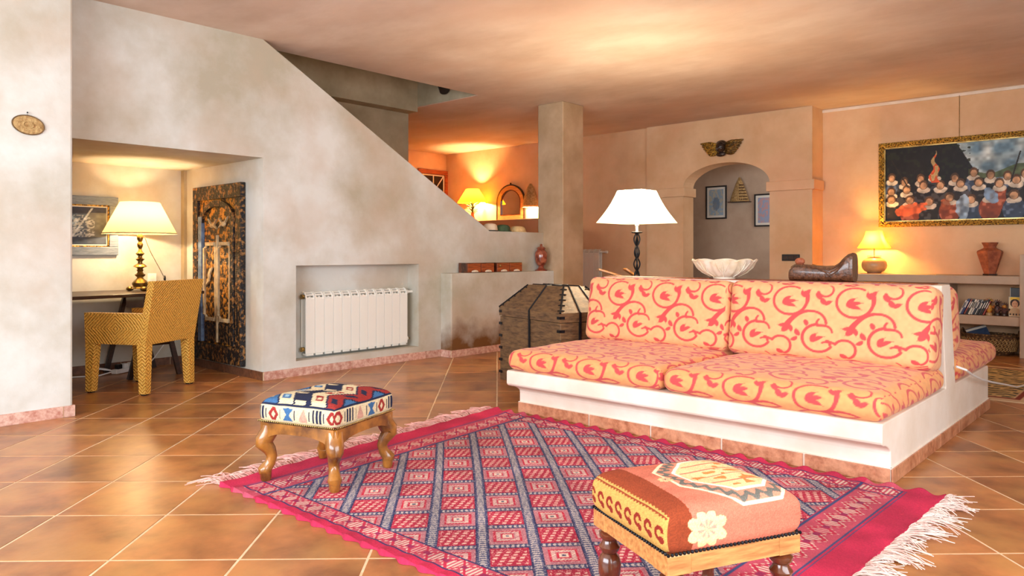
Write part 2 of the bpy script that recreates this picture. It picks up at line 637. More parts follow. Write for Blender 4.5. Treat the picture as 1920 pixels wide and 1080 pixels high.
for d, p in near[:295]:
    o = bpy.data.objects.new('tile', tme)
    COL.objects.link(o)
    o.parent = fl
    o.location = (p[0], p[1], 0)
    o.rotation_euler = (0, 0, TH)
fb = MB()
for d, p in far:
    q = [p + DA * sx * 0.2262 + DB * sy * 0.2262 for sx, sy in ((-1, -1), (1, -1), (1, 1), (-1, 1))]
    fb.hexa([(*c, -0.016) for c in q], [(*c, 0) for c in q])
o = fb.build('tiles', TILE, fl)
o['kind'] = 'stuff'

# ceiling with the stairwell opening
cb = MB()
cb.box(X0, X1, Y0, 6.14, CZ, CZ + 0.3)
cb.box(X0, 3.25, 6.14, 7.22, CZ, CZ + 0.3)
cb.box(6.13, X1, 6.14, 7.22, CZ, CZ + 0.3)
cb.box(X0, X1, 7.22, Y1 + 0.2, CZ, CZ + 0.3)
struct(cb.build('ceiling', PLC), 'plastered pinkish beige ceiling with a stairwell opening', 'ceiling')
wb = MB()
wb.box(3.25, 6.13, 7.22, 7.42, CZ + 0.3, 4.6)
wb.box(6.13, 6.33, 6.0, 7.42, CZ + 0.3, 4.6)
wb.box(3.05, 3.25, 6.0, 7.42, CZ + 0.3, 4.6)
wb.box(3.25, 6.13, 5.94, 6.14, CZ + 0.3, 4.6)
wb.box(3.05, 6.33, 5.94, 7.42, 4.6, 4.7)
wb.box(6.116, 6.1295, 6.141, 7.204, CZ + 0.004, CZ + 0.31)
struct(wb.build('wall_stairwell', PLST), 'shaded plaster wall of the stairwell above the ceiling opening', 'wall')

# main wall with desk niche, radiator niche and sloping stair parapet
YW, YB = 5.91, 6.14
sl = lambda x: 2.95 - (x - 3.285) * (2.95 - 1.355) / (6.09 - 3.285)
w1 = MB()
w1.box(1.2, 3.28, YW, YB, 1.927, CZ)
w1.prism([(3.28, 0), (3.6, 0), (3.6, sl(3.6)), (3.28, CZ)], 1, YW, YB)
w1.box(3.6, 5.033, YW, YB, 0, 0.132)
w1.prism([(3.6, 0.99), (5.033, 0.99), (5.033, sl(5.033)), (3.6, sl(3.6))], 1, YW, YB)
w1.prism([(5.033, 0), (6.09, 0), (6.09, 1.355), (5.033, sl(5.033))], 1, YW, YB)
w1.box(6.09, 7.06, YW, YB, 0, 1.355)
w1.box(3.6, 5.033, 6.085, YB, 0.132, 0.99)
struct(w1.build('wall_main', PL), 'beige plaster wall with the sloping stair parapet and two niches', 'wall')
wn = MB()
wn.box(1.2, 3.6, 7.466, 7.6, 0, 2.2)
wn.box(3.28, 3.45, YB, 7.5, 0, 2.0)
wn.box(1.2, 3.45, YB, 7.5, 1.927, 2.1)
wn.box(1.05, 1.2, 6.1, 7.6, 0, 2.2)
struct(wn.build('wall_niche', PL), 'plaster lining of the desk niche below the stairs', 'wall')
ws = MB()
ws.box(3.25, 6.13, 7.40, 7.60, 0, CZ)
ws.box(3.24, 6.12, 7.205, 7.42, CZ - 0.06, CZ + 0.31)
struct(ws.build('wall_stair', PLST), 'taupe plaster wall behind the stair parapet', 'wall')
stp = MB()
for k in range(11):
    xa = 6.15 - k * 0.25
    stp.box(xa - 0.25, xa, YB, 7.40, max(0.0, 0.30 + k * 0.165), 0.47 + k * 0.165)
struct(stp.build('stairs', PLST), 'plastered stair flight hidden behind the sloping parapet', 'stairs')
struct(MB().box(X0, 1.70, 5.58, 6.15, 0, CZ).build('wall_left', PL, bevel=0.015), 'cream plaster wall at the left with a woven disc', 'wall')

# low plastered ledge before the parapet, column
lb = MB()
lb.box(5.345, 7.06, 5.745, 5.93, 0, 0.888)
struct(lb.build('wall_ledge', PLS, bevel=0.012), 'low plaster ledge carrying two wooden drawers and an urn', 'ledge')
struct(MB().box(7.05, 7.46, 5.60, 6.0, 0, CZ).build('wall_column', PLCOL, bevel=0.01), 'square taupe plaster column rising to the ceiling', 'column')

# far walls
struct(MB().box(9.45, 9.62, 5.86, Y1 + 0.1, 0, CZ).build('wall_hall', PLR), 'ochre plaster wall of the hall with mirror and lamp', 'wall')
struct(MB().box(4.3, 9.62, Y1, Y1 + 0.2, 0, CZ).box(4.2, 4.4, 7.6, Y1, 0, CZ).build('wall_hall_end', PLR), 'ochre end wall of the hall with a small shuttered window', 'wall')
struct(MB().box(9.0, 9.45, 7.5, Y1, 0, 1.66).build('trim_1', PLR, bevel=0.01), 'built-in ochre ledge under the hall mirror', 'ledge')
ya, yb, zs, zt = 4.03, 5.288, 2.03, 2.335
ab = MB()
ab.box(9.39, 9.75, 3.48, ya, 0, zs)
ab.box(9.39, 9.68, yb, 5.89, 0, zs)
ab.box(9.39, 9.75, 3.48, ya, zs, CZ)
ab.box(9.39, 9.68, yb, 5.89, zs, CZ)
NA = 24
pa = [((ya + yb) / 2 - math.cos(math.pi * k / NA) * (yb - ya) / 2, zs + math.sin(math.pi * k / NA) * (zt - zs)) for k in range(NA + 1)]
for k in range(NA):
    ab.prism([pa[k], pa[k + 1], (pa[k + 1][0], CZ), (pa[k][0], CZ)], 0, 9.39, 9.68)
aw = ab.build('wall_arch', PLR)
struct(aw, 'ochre plaster wall with an arched doorway', 'wall')
MB().box(9.355, 9.70, yb - 0.035, 5.80, 1.905, zs).build('impost', PLR, aw, bevel=0.008)
MB().box(9.355, 9.70, 3.445, ya + 0.035, 1.905, zs).build('impost', PLR, aw, bevel=0.008)
struct(MB().box(9.75, 9.95, Y0, 3.5, 0, CZ).build('wall_right', PLR), 'ochre plaster wall behind the long painting', 'wall')
struct(MB().box(9.735, 9.752, Y0, 3.48, CZ - 0.045, CZ - 0.012).build('trim_2', PLW), 'thin white picture rail along the top of the painting wall', 'rail')
cw = MB()
cw.box(11.0, 11.2, 2.9, 6.9, 0, CZ)
cw.box(9.68, 11.2, 6.7, 6.9, 0, CZ)
cw.box(9.95, 11.2, 2.9, 3.1, 0, CZ)
struct(cw.build('wall_corridor', PLG), 'shaded grey plaster wall seen through the arch', 'wall')

# walls behind the camera with their big glazed openings
bw = MB()
bw.box(X0 - 0.2, X0, Y0, 6.15, 2.5, CZ)
bw.box(X0 - 0.2, X0, Y0, -0.4, 0, 2.5)
bw.box(X0 - 0.2, X0, 4.8, 6.15, 0, 2.5)
struct(bw.build('wall_back', PL), 'plaster wall behind the viewer with terrace doors', 'wall')
gw = MB()
gw.box(X0 - 0.2, 9.95, Y0 - 0.2, Y0, 2.5, CZ)
gw.box(X0 - 0.2, -0.8, Y0 - 0.2, Y0, 0, 2.5)
gw.box(3.4, 9.95, Y0 - 0.2, Y0, 0, 2.5)
struct(gw.build('wall_garden', PL), 'plaster wall behind the viewer with garden doors', 'wall')
for n, (ax, lo, hi) in enumerate(((0, -0.4, 4.8), (1, -0.8, 3.4))):
    f = MB()
    for k in range(5):
        c = lo + (hi - lo) * k / 4
        if ax == 0:
            f.box(X0 - 0.13, X0 - 0.07, c - 0.035, c + 0.035, 0, 2.5)
        else:
            f.box(c - 0.035, c + 0.035, Y0 - 0.13, Y0 - 0.07, 0, 2.5)
    for z in (0.0, 2.43):
        if ax == 0:
            f.box(X0 - 0.13, X0 - 0.07, lo, hi, z, z + 0.07)
        else:
            f.box(lo, hi, Y0 - 0.13, Y0 - 0.07, z, z + 0.07)
    struct(f.build('window_%d' % (n + 1), REDW), 'brown wooden frame of glazed doors behind the viewer', 'window')


# baseboards of single tiles
def skirt(name, label, runs, m, h=0.073, t=0.012, pitch=0.46):
    bed = None
    for (p, q, nrm) in runs:
        p, q, nrm = Vector((*p, 0)), Vector((*q, 0)), Vector((*nrm, 0))
        L = (q - p).length
        d = (q - p).normalized()
        if bed is None:
            bed = MB()
        c = [p, q, q + nrm * (t * 0.6), p + nrm * (t * 0.6)]
        bed.hexa([(*v.xy, 0) for v in c], [(*v.xy, h - 0.002) for v in c])
    base = bed.build(name, GROUT)
    struct(base, label, 'baseboard')
    for (p, q, nrm) in runs:
        p, q, nrm = Vector((*p, 0)), Vector((*q, 0)), Vector((*nrm, 0))
        L = (q - p).length
        d = (q - p).normalized()
        s = 0.0
        while s < L - 1e-4:
            e = min(L, s + pitch)
            a, b = p + d * (s + 0.003), p + d * (e - 0.003)
            c = [a, b, b + nrm * t, a + nrm * t]
            MB().hexa([(*v.xy, 0) for v in c], [(*v.xy, h) for v in c]).build('tile', m, base)
            s = e
    return base


skirt('baseboard_main', 'pink speckled tile baseboard below the radiator', [((3.28, YW), (5.345, YW), (0, -1)), ((5.345, 5.91), (5.345, 5.745), (-1, 0)), ((5.333, 5.745), (7.05, 5.745), (0, -1))], TILE3)
skirt('baseboard_left', 'pale pink tile baseboard along the left cream wall', [((-2.5, 5.58), (1.712, 5.58), (0, -1)), ((1.70, 5.58), (1.70, 5.9), (1, 0))], TILE3)
skirt('baseboard_niche', 'tile baseboard inside the desk niche with shade painted into its brown', [((3.28, 7.466), (3.28, YW - 0.012), (-1, 0)), ((1.3, 7.466), (3.27, 7.466), (0, -1))], TILE4)
skirt('baseboard_right', 'tile baseboard along the arch wall', [((9.39, 3.48), (9.39, ya), (-1, 0)), ((9.39, yb), (9.39, 5.88), (-1, 0)), ((9.45, 5.9), (9.45, 7.5), (-1, 0))], TILE2)

# woven cushions etc. share one vine print, drawn once as a repeat
PU, PV, PR = 0.38, 0.50, 0.0025


def arc(cx, cy, r, a0, a1, n=28, rr=None):
    t = np.linspace(0, 1, n)
    a = np.radians(a0 + (a1 - a0) * t)
    rad = r + ((rr if rr is not None else r) - r) * t
    return np.stack([cx + rad * np.cos(a), cy + rad * np.sin(a)], 1)


def bez(*P, n=22):
    t = np.linspace(0, 1, n)[:, None]
    P = [np.array(p, float) for p in P]
    while len(P) > 1:
        P = [P[i] * (1 - t) + P[i + 1] * t for i in range(len(P) - 1)]
    return P[0]


def leaf(x, y, L, ang, w):
    t = np.linspace(0, 1, 9)
    a = math.radians(ang)
    pts = np.stack([x + t * L * math.cos(a) - np.sin(t * math.pi) * L * 0.12 * math.sin(a), y + t * L * math.sin(a) + np.sin(t * math.pi) * L * 0.12 * math.cos(a)], 1)
    return pts, 1.2 * w * np.sin(np.clip(t * 1.15, 0, 1) * math.pi) ** 0.8 + 0.0006


def vine_raster():
    st = []

    def add(p, w0, w1=None):
        w = 1.35 * np.linspace(w0, w1 if w1 is not None else w0, len(p))
        st.append((p, w))
    # open scroll with a three-lobed leaf
    add(arc(0.105, 0.375, 0.102, 60, 345), 0.0045, 0.0065)
    st.append(leaf(0.062, 0.345, 0.085, 48, 0.011))
    st.append(leaf(0.066, 0.343, 0.095, 18, 0.011))
    st.append(leaf(0.068, 0.342, 0.085, -12, 0.010))
    add(bez((0.204, 0.349), (0.22, 0.395), (0.20, 0.43)), 0.006, 0.012)
    st.append(leaf(0.198, 0.40, 0.07, 62, 0.011))
    st.append(leaf(0.195, 0.40, 0.06, 108, 0.009))
    # second scroll hooked under it
    add(arc(0.285, 0.120, 0.094, 95, 325), 0.0065, 0.0055)
    add(arc(0.338, 0.083, 0.018, -10, 90), 0.006, 0.008)
    add(bez((0.278, 0.207), (0.33, 0.215), (0.36, 0.20), (0.365, 0.165)), 0.0065, 0.004)
    add(bez((0.278, 0.207), (0.265, 0.225), (0.285, 0.25)), 0.006, 0.004)
    st.append(leaf(0.245, 0.09, 0.075, 62, 0.012))
    st.append(leaf(0.252, 0.09, 0.085, 30, 0.010))
    # stem that ends in a trumpet flower
    add(bez((0.245, 0.305), (0.17, 0.31), (0.12, 0.25), (0.085, 0.185)), 0.0055, 0.013)
    add(bez((0.245, 0.305), (0.30, 0.30), (0.325, 0.26), (0.328, 0.225)), 0.0055, 0.0055)
    st.append(leaf(0.098, 0.21, 0.075, -122, 0.016))
    st.append(leaf(0.10, 0.205, 0.065, -70, 0.011))
    st.append(leaf(0.094, 0.21, 0.062, -165, 0.009))
    # small scroll
    add(arc(0.06, 0.055, 0.062, 150, -70), 0.0055, 0.0055)
    add(bez((0.006, 0.086), (-0.03, 0.11), (-0.07, 0.09)), 0.0055, 0.004)
    st.append(leaf(0.075, 0.002, 0.05, 150, 0.012))
    # scattered leaves
    st.append(leaf(0.175, 0.13, 0.055, 115, 0.012))
    st.append(leaf(0.16, 0.12, 0.05, -150, 0.010))
    st.append(leaf(0.26, 0.43, 0.055, -60, 0.013))
    st.append(leaf(0.325, 0.355, 0.06, 120, 0.013))
    st.append(leaf(0.32, 0.35, 0.05, 35, 0.010))
    st.append(leaf(0.20, 0.24, 0.045, -75, 0.011))
    add(arc(0.315, 0.455, 0.045, -160, 60), 0.006, 0.003)
    nx, ny = int(PU / PR), int(PV / PR)
    X, Y = np.meshgrid((np.arange(nx) + 0.5) * PR, (np.arange(ny) + 0.5) * PR, indexing='ij')
    D = np.full(X.shape, 9.0)
    for p, w in st:
        for k in range(len(p) - 1):
            a, b = p[k], p[k + 1]
            ab = b - a
            l2 = max(ab @ ab, 1e-12)
            dx = (X - a[0] + PU / 2) % PU - PU / 2
            dy = (Y - a[1] + PV / 2) % PV - PV / 2
            t = np.clip((dx * ab[0] + dy * ab[1]) / l2, 0, 1)
            D = np.minimum(D, np.hypot(dx - t * ab[0], dy - t * ab[1]) - (w[k] + (w[k + 1] - w[k]) * t))
    return D


VINE = vine_raster()


def vine(u, v):
    """signed distance to the printed vine"""
    v = v / 0.87
    x, y = (u % PU) / PR - 0.5, (v % PV) / PR - 0.5
    xi, yi = np.floor(x).astype(int), np.floor(y).astype(int)
    fx, fy = x - xi, y - yi
    nx, ny = VINE.shape
    g = lambda a, b: VINE[a % nx, b % ny]
    return (g(xi, yi) * (1 - fx) + g(xi + 1, yi) * fx) * (1 - fy) + (g(xi, yi + 1) * (1 - fx) + g(xi + 1, yi + 1) * fx) * fy


def vine_color(u, v, base, ink):
    d = vine(u, v)
    c = np.tile(np.asarray(base, float), (len(u), 1))
    c = c * (0.96 + 0.08 * vnoise(u, v, 60, 2))[:, None]
    fill = np.clip((0.0015 - d) / 0.003, 0, 1)
    edge = np.clip(1 - np.abs(d - 0.0) / 0.003, 0, 1) * 0.35
    c = mixc(c, ink, fill)
    return mixc(c, (176, 52, 58), edge)


BASEC, INK = (236, 172, 120), (206, 76, 76)


def vine_back(p, face, off):
    u, v = p[:, 1] + off, p[:, 2].copy() + 0.21
    v = np.where(face == 2, v + p[:, 0], v)
    u = np.where(face == 1, p[:, 0] + off + 0.1, u)
    return vine_color(-u, v, BASEC, INK)


def vine_seat(p, face, off):
    u, v = p[:, 1] + off, p[:, 0] + p[:, 2]
    u = np.where(face == 1, p[:, 1] + p[:, 2] + off, u)
    return vine_color(-u, v * 1.0, (234, 162, 102), INK)


# ------------------------------------------------------------------ built-in sofa and its cushions
SY0, SY1 = 1.05, 3.43
sofa = thing('built_in_sofa', 'white plaster built-in double sofa base with a tiled skirting', 'sofa', (0, 0, 0))
prof = [(3.835, 0.0), (3.835, 0.135), (3.832, 0.152), (3.818, 0.165), (3.79, 0.180), (3.755, 0.192), (3.722, 0.198), (3.706, 0.206), (3.70, 0.218),
        (3.70, 0.296), (3.709, 0.305), (4.925, 0.305), (4.93, 0.315), (4.82, 0.902), (4.832, 0.914), (5.02, 0.914), (5.032, 0.902), (5.165, 0.305), (6.15, 0.305), (6.16, 0.295), (6.16, 0.0)]
MB().prism(prof, 1, SY0, SY1).build('body', PLW, sofa, bevel=0.006)
MB().box(4.85, 5.015, SY0 + 0.06, SY1 - 0.0, 0.912, 0.919).build('top_board', REDW, sofa)
sk = MB()
sk.box(3.826, 3.84, SY0 - 0.004, SY1 + 0.004, 0, 0.074)
sk.box(3.83, 6.16, SY0 - 0.006, SY0 + 0.002, 0, 0.074)
sk.box(6.155, 6.166, SY0, SY1, 0, 0.074)
sk.build('grout', PLW, sofa)
for (s0, s1) in ((1.044, 1.46), (1.46, 1.915), (1.915, 2.37), (2.37, 2.825), (2.825, 3.434)):
    MB().box(3.817, 3.83, s0 + 0.006, s1 - 0.006, 0, 0.071).build('tile', TILE2, sofa, bevel=0.002)
for (s0, s1) in ((3.82, 4.28), (4.28, 4.74), (4.74, 5.2), (5.2, 5.66), (5.66, 6.165)):
    MB().box(s0 + 0.006, s1 - 0.006, SY0 - 0.013, SY0, 0, 0.071).build('tile', TILE2, sofa, bevel=0.002)

seatL = cushion('seat_cushion', (0.565, 0.595, 0.066), 0.055, 0.022, lambda p, f: vine_seat(p, f, 0.0), VIVID, thin=2, res=0.0055)
seatL.location = (4.262, 2.835, 0.374)
seatL.rotation_euler = (0, 0, math.radians(0.6))
tag(seatL, 'apricot seat cushion with red vines at the sofa end beside the wooden chest', 'cushion', 'vine patterned sofa cushions')
seatR = cushion('seat_cushion', (0.565, 0.592, 0.066), 0.055, 0.026, lambda p, f: vine_seat(p, f, 0.17), VIVID, thin=2, res=0.0055)
seatR.location = (4.262, 1.628, 0.374)
seatR.rotation_euler = (0, 0, math.radians(-0.5))
tag(seatR, 'apricot seat cushion with red vines at the sofa end nearest the fringed rug end', 'cushion', 'vine patterned sofa cushions')
backL = cushion('back_cushion', (0.118, 0.575, 0.238), 0.055, 0.026, lambda p, f: vine_back(p, f, 0.02), VIVID, thin=0, res=0.005)
backL.location = (4.688, 2.835, 0.672)
backL.rotation_euler = (0, math.radians(9), 0)
tag(backL, 'apricot back cushion with red vines standing in front of the white lamp', 'cushion', 'vine patterned sofa cushions')
backR = cushion('back_cushion', (0.125, 0.600, 0.240), 0.055, 0.030, lambda p, f: vine_back(p, f, 0.09), VIVID, thin=0, res=0.005)
backR.location = (4.690, 1.640, 0.672)
backR.rotation_euler = (0, math.radians(9), 0)
tag(backR, 'apricot back cushion with red vines standing in front of the dark carved wood', 'cushion', 'vine patterned sofa cushions')
rs = cushion('seat_cushion', (0.60, 0.60, 0.072), 0.062, 0.035, lambda p, f: vine_seat(p, f, 0.05), VIVID, thin=2, res=0.010)
rs.location = (5.80, 1.635, 0.378)
tag(rs, 'orange vine seat cushion on the rear side of the sofa', 'cushion', 'vine patterned sofa cushions')
rb = cushion('back_cushion', (0.14, 0.565, 0.225), 0.085, 0.05, lambda p, f: vine_back(p, f, 0.05), VIVID, thin=0, res=0.010)
rb.location = (5.385, 1.665, 0.665)
rb.rotation_euler = (0, math.radians(-13), 0)
tag(rb, 'orange vine back cushion peeping out behind the sofa end wall', 'cushion', 'vine patterned sofa cushions')

cb_ = MB().tube([(5.085, 1.03, 0.42), (5.12, 0.985, 0.40), (5.32, 0.99, 0.345), (5.65, 1.0, 0.275), (6.0, 1.0, 0.212), (6.5, 1.0, 0.13), (7.0, 1.0, 0.045), (7.35, 1.0, 0.012), (7.9, 1.0, 0.012), (8.6, 0.9, 0.012)], 0.007, 8)
tag(cb_.build('extension_cord', WHT, smooth=True), 'white cord hanging from the sofa end to the floor', 'cord')


# ------------------------------------------------------------------ rugs
def rug_color(s, t, L, Wd):
    """s, t in metres along and across"""
    n = len(s)
    red, navy, cream, pink = (190, 44, 78), (58, 62, 98), (222, 198, 180), (178, 112, 122)
    c = np.tile(np.array(red, float), (n, 1))
    es = np.minimum(s, L - s)
    et = np.minimum(t, Wd - t)
    # field lattice
    P, Q = (s + t) / math.sqrt(2), (s - t) / math.sqrt(2)
    G = 0.2
    p, q = P % G, Q % G
    i, j = np.floor(P / G).astype(int), np.floor(Q / G).astype(int)
    odd = (i + j) % 2 == 1
    cp, cq = np.abs(p - G / 2), np.abs(q - G / 2)
    box = np.maximum(cp, cq)
    f = np.tile(np.array((172, 40, 66), float), (n, 1))
    # red cells with rows of cream hooks
    hook = ((np.abs(((p / 0.026) % 1) - 0.5) < 0.26) & (np.abs(((q + 0.35 * p) / 0.034) % 1 - 0.5) < 0.24) & (box < 0.066))
    f[hook] = (228, 184, 168)
    # pink cells with nested frames
    g = np.tile(np.array(pink, float), (n, 1))
    g[(box > 0.046) & (box < 0.056)] = (188, 40, 66)
    g[(box > 0.030) & (box < 0.046) & ((((p + q) / 0.014) % 1) < 0.5)] = cream
    g[(box > 0.018) & (box < 0.026)] = (190, 44, 68)
    g[box < 0.018] = cream
    g[box < 0.007] = navy
    f[odd] = g[odd]
    # lattice bands, braided cream on navy
    for a, b_, wd in ((cp, q, 0.020), (cq, p, 0.026)):
        d = G / 2 - a
        band = d < wd
        f[band] = (68, 74, 110)
        f[(d < wd) & (d > wd - 0.006)] = (44, 48, 84)
        br = (d < wd * 0.55) & ((((b_ + 0.6 * np.abs(d - 0.004)) / 0.020) % 1) < 0.52)
        f[br] = (186, 176, 170)
    field = (es > 0.335) & (et > 0.165)
    c[field] = f[field]
    # borders
    bs = (es > 0.165) & (es <= 0.32) | (et > 0.062) & (et <= 0.152) & (es > 0.165)
    along = np.where(et < 0.16, s, t)
    across = np.where(et < 0.16, et - 0.107, es - 0.243)
    z = np.abs(((along / 0.10) % 1) - 0.5) * 2
    bcol = np.tile(np.array((190, 78, 98), float), (n, 1))
    bcol[(((along / 0.018) % 1) < 0.45) & (np.abs(across) < 0.02 + 0.045 * z)] = cream
    bcol[(np.abs(np.abs(across) / 0.05 - z) < 0.16)] = (188, 46, 74)
    bcol[(np.abs(across) < 0.012) & (z < 0.35)] = (150, 44, 84)
    c[bs] = bcol[bs]
    for lo, hi in ((0.152, 0.165), (0.32, 0.335)):
        c[(es > lo) & (es < hi) & (et > 0.052)] = (66, 74, 116)
    c[(es > 0.139) & (es < 0.146) & (et > 0.052)] = (66, 74, 116)
    for lo, hi in ((0.052, 0.062), (0.152, 0.162)):
        c[(et > lo) & (et < hi) & (es > 0.15)] = (50, 54, 96)
    # yarn by yarn variation
    r = RNG.random(n)
    c *= (0.88 + 0.22 * vnoise(s, t, 9, 11) + 0.12 * (r - 0.5))[:, None]
    fleck = (r > 0.84) & field
    c[fleck] = c[fleck] * 0.55 + np.array(cream) * 0.45
    return c


def make_rug():
    B, R_, L_, T_ = [np.array(p) for p in ((1.70, 0.86), (3.775, 0.80), (1.655, 3.40), (3.765, 3.62))]
    L, Wd = 2.68, 2.10
    nu, nv = 600, 470
    u, v, F = grid(nu, nv)
    s, t = u / nu, v / nv
    xy = (B * ((1 - s) * (1 - t))[:, None] + R_ * ((1 - s) * t)[:, None] + L_ * (s * (1 - t))[:, None] + T_ * (s * t)[:, None])
    sm, tm = s * L, t * Wd
    et = np.minimum(tm, Wd - tm)
    wv = 0.5 + 0.5 * np.sin(2 * math.pi * (sm / 0.115 + 0.5 * vnoise(sm, tm * 0, 3, 4)))
    z = 0.007 + 0.018 * np.exp(-et / 0.05) * wv
    z += 0.004 * np.exp(-np.minimum(sm, L - sm) / 0.08) * (0.5 + 0.5 * np.sin(tm * 38))
    sgn = np.where(tm < Wd / 2, -1.0, 1.0)
    xy[:, 0] += sgn * 0.020 * np.exp(-et / 0.03) * (wv - 0.5)
    edge = (u == 0) | (u == nu) | (v == 0) | (v == nv)
    z[edge] = 0.001
    root = thing('kilim_rug', 'large red kilim rug with a navy diamond lattice and fringed ends', 'rug', (0, 0, 0))
    npmesh('weave', np.stack([xy[:, 0], xy[:, 1], z], 1), F[:, ::-1] if False else F, WOVEN, root, rug_color(sm, tm, L, Wd), True)
    for end, (A, C, d, mm) in enumerate(((B, R_, np.array([0.12, -1.0]), FRINGE), (L_, T_, np.array([-0.25, 1.0]), FRINGEP))):
        fb_ = MB()
        n = 560
        for k in range(n):
            a = A + (C - A) * ((k + random.random()) / n)
            clump = 1.3 * math.sin(k * 0.19 + 2 * math.sin(k * 0.07)) + random.uniform(-0.8, 0.8)
            ln = random.uniform(0.05, 0.15) * (1 + 0.3 * math.sin(k * 0.10))
            dr = Vector((d[0], d[1], 0)).normalized()
            sd = Vector((-dr.y, dr.x, 0))
            ph, am, fq = random.uniform(0, 6), random.uniform(0.002, 0.011), random.uniform(4, 9)
            lift = random.random()
            pts = []
            for q in range(7):
                w = q / 6
                pts.append(Vector((a[0], a[1], 0)) + dr * (ln * w - 0.01) + sd * (clump * 0.05 * w * w + am * math.sin(ph + fq * w) * w ** 0.5) + Vector((0, 0, 0.005 + 0.020 * lift * math.sin(w * 3.0))))
            fb_.tube(pts, 0.0019, 3)
        fo = fb_.build('fringe', mm, root)
        fo['kind'] = 'stuff'
    return root


make_rug()


def make_rear_rug():
    L, Wd = 2.4, 1.95
    nu, nv = 240, 200
    u, v, F = grid(nu, nv)
    s, t = u / nu * L, v / nv * Wd
    c = np.tile(np.array((176, 150, 102), float), (len(s), 1))
    zig = np.sin(t * 55 + 3 * np.sin(s * 22)) + 1.2 * (vnoise(s, t * 3, 18, 8) - 0.5)
    c[zig > 0.35] = (62, 66, 62)
    c[(vnoise(s, t, 24, 9) > 0.7)] = (196, 170, 118)
    es = np.minimum(np.minimum(s, L - s), np.minimum(t, Wd - t))
    c[(es < 0.16)] = (204, 176, 140)
    c[(es > 0.10) & (es < 0.15)] = (126, 54, 44)
    root = thing('patterned_rug', 'small olive and dark patterned rug with maroon border behind the sofa', 'rug', (6.52, 0.82, 0))
    npmesh('weave', np.stack([t, s, np.where((u == 0) | (u == nu) | (v == 0) | (v == nv), 0.0005, 0.007)], 1), F[:, ::-1], WOVEN, root, c)
    fb_ = MB()
    for k in range(130):
        x = Wd * (k + random.random()) / 130
        fb_.tube([(x, 0.01, 0.004), (x + random.uniform(-.01, .01), -0.04, 0.006), (x + random.uniform(-.02, .02), -0.085, 0.003)], 0.0025, 4)
    fb_.build('fringe', FRINGE, root)['kind'] = 'stuff'


make_rear_rug()


# ------------------------------------------------------------------ footstools
def kilim_blue(p, face):
    x, y, z = p[:, 0], p[:, 1], p[:, 2]
    n = len(x)
    cream, navy, blue, red, sky = (216, 200, 162), (34, 40, 66), (62, 104, 148), (150, 48, 44), (150, 186, 204)
    u, v = x.copy(), y.copy()
    side = face != 2
    c = np.tile(np.array(cream, float), (n, 1))
    # broad bands across the seat, broken into stepped hooks
    st = np.round(u / 0.012) * 0.012
    band = (v + 0.16 * np.abs(((st / 0.23) % 1) - 0.5)) / 0.095
    k = np.floor(band).astype(int) % 5
    fr = band % 1
    pal = [navy, cream, blue, red, cream]
    for i in range(5):
        c[(k == i)] = pal[i]
    c[(fr < 0.12)] = navy
    mt = np.abs(((st / 0.115) % 1) - 0.5)
    c[(k == 1) & (mt < 0.18) & (fr > 0.3) & (fr < 0.85)] = blue
    c[(k == 1) & (mt < 0.08) & (fr > 0.45) & (fr < 0.7)] = sky
    c[(k == 0) & (mt > 0.36) & (fr > 0.35)] = cream
    c[(k == 2) & (mt < 0.12) & (fr > 0.4)] = cream
    c[(k == 3) & (mt < 0.2) & (fr > 0.45) & (fr < 0.8)] = navy
    c[(k == 4) & (mt < 0.25) & (fr > 0.3) & (fr < 0.75)] = red
    c[(k == 4) & (mt < 0.12) & (fr > 0.4) & (fr < 0.65)] = cream
    # border: row of little motifs
    a = np.where(face == 1, x, y)
    f = (a / 0.085) % 1
    kk = np.floor(a / 0.085).astype(int) % 4
    b = np.tile(np.array(cream, float), (n, 1))
    zz = (z + 0.05) / 0.1
    dz = np.abs(zz - 0.48)
    shp = [np.abs(f - 0.5) < 0.10 + 0.9 * dz * (dz < 0.3), np.abs(f - 0.5) + 0.8 * dz < 0.36, (np.abs(f - 0.5) < 0.30) & (np.abs(np.abs(f - 0.5) - 0.12) > 0.05), np.abs(f - 0.42) < 0.30 - 0.55 * np.abs(zz - 0.30)]
    for i, cc in enumerate((blue, red, navy, (196, 150, 130))):
        b[(kk == i) & shp[i] & (zz > 0.18) & (zz < 0.8)] = cc
        b[(np.abs(f - 0.0) < 0.07) & (np.abs(zz - 0.48) < 0.22)] = navy
    b[(kk == 1) & (np.abs(f - 0.5) + 0.8 * dz < 0.14)] = cream
    b[zz > 0.86] = navy
    c[side] = b[side]
    return c * (0.9 + 0.2 * RNG.random(n))[:, None]


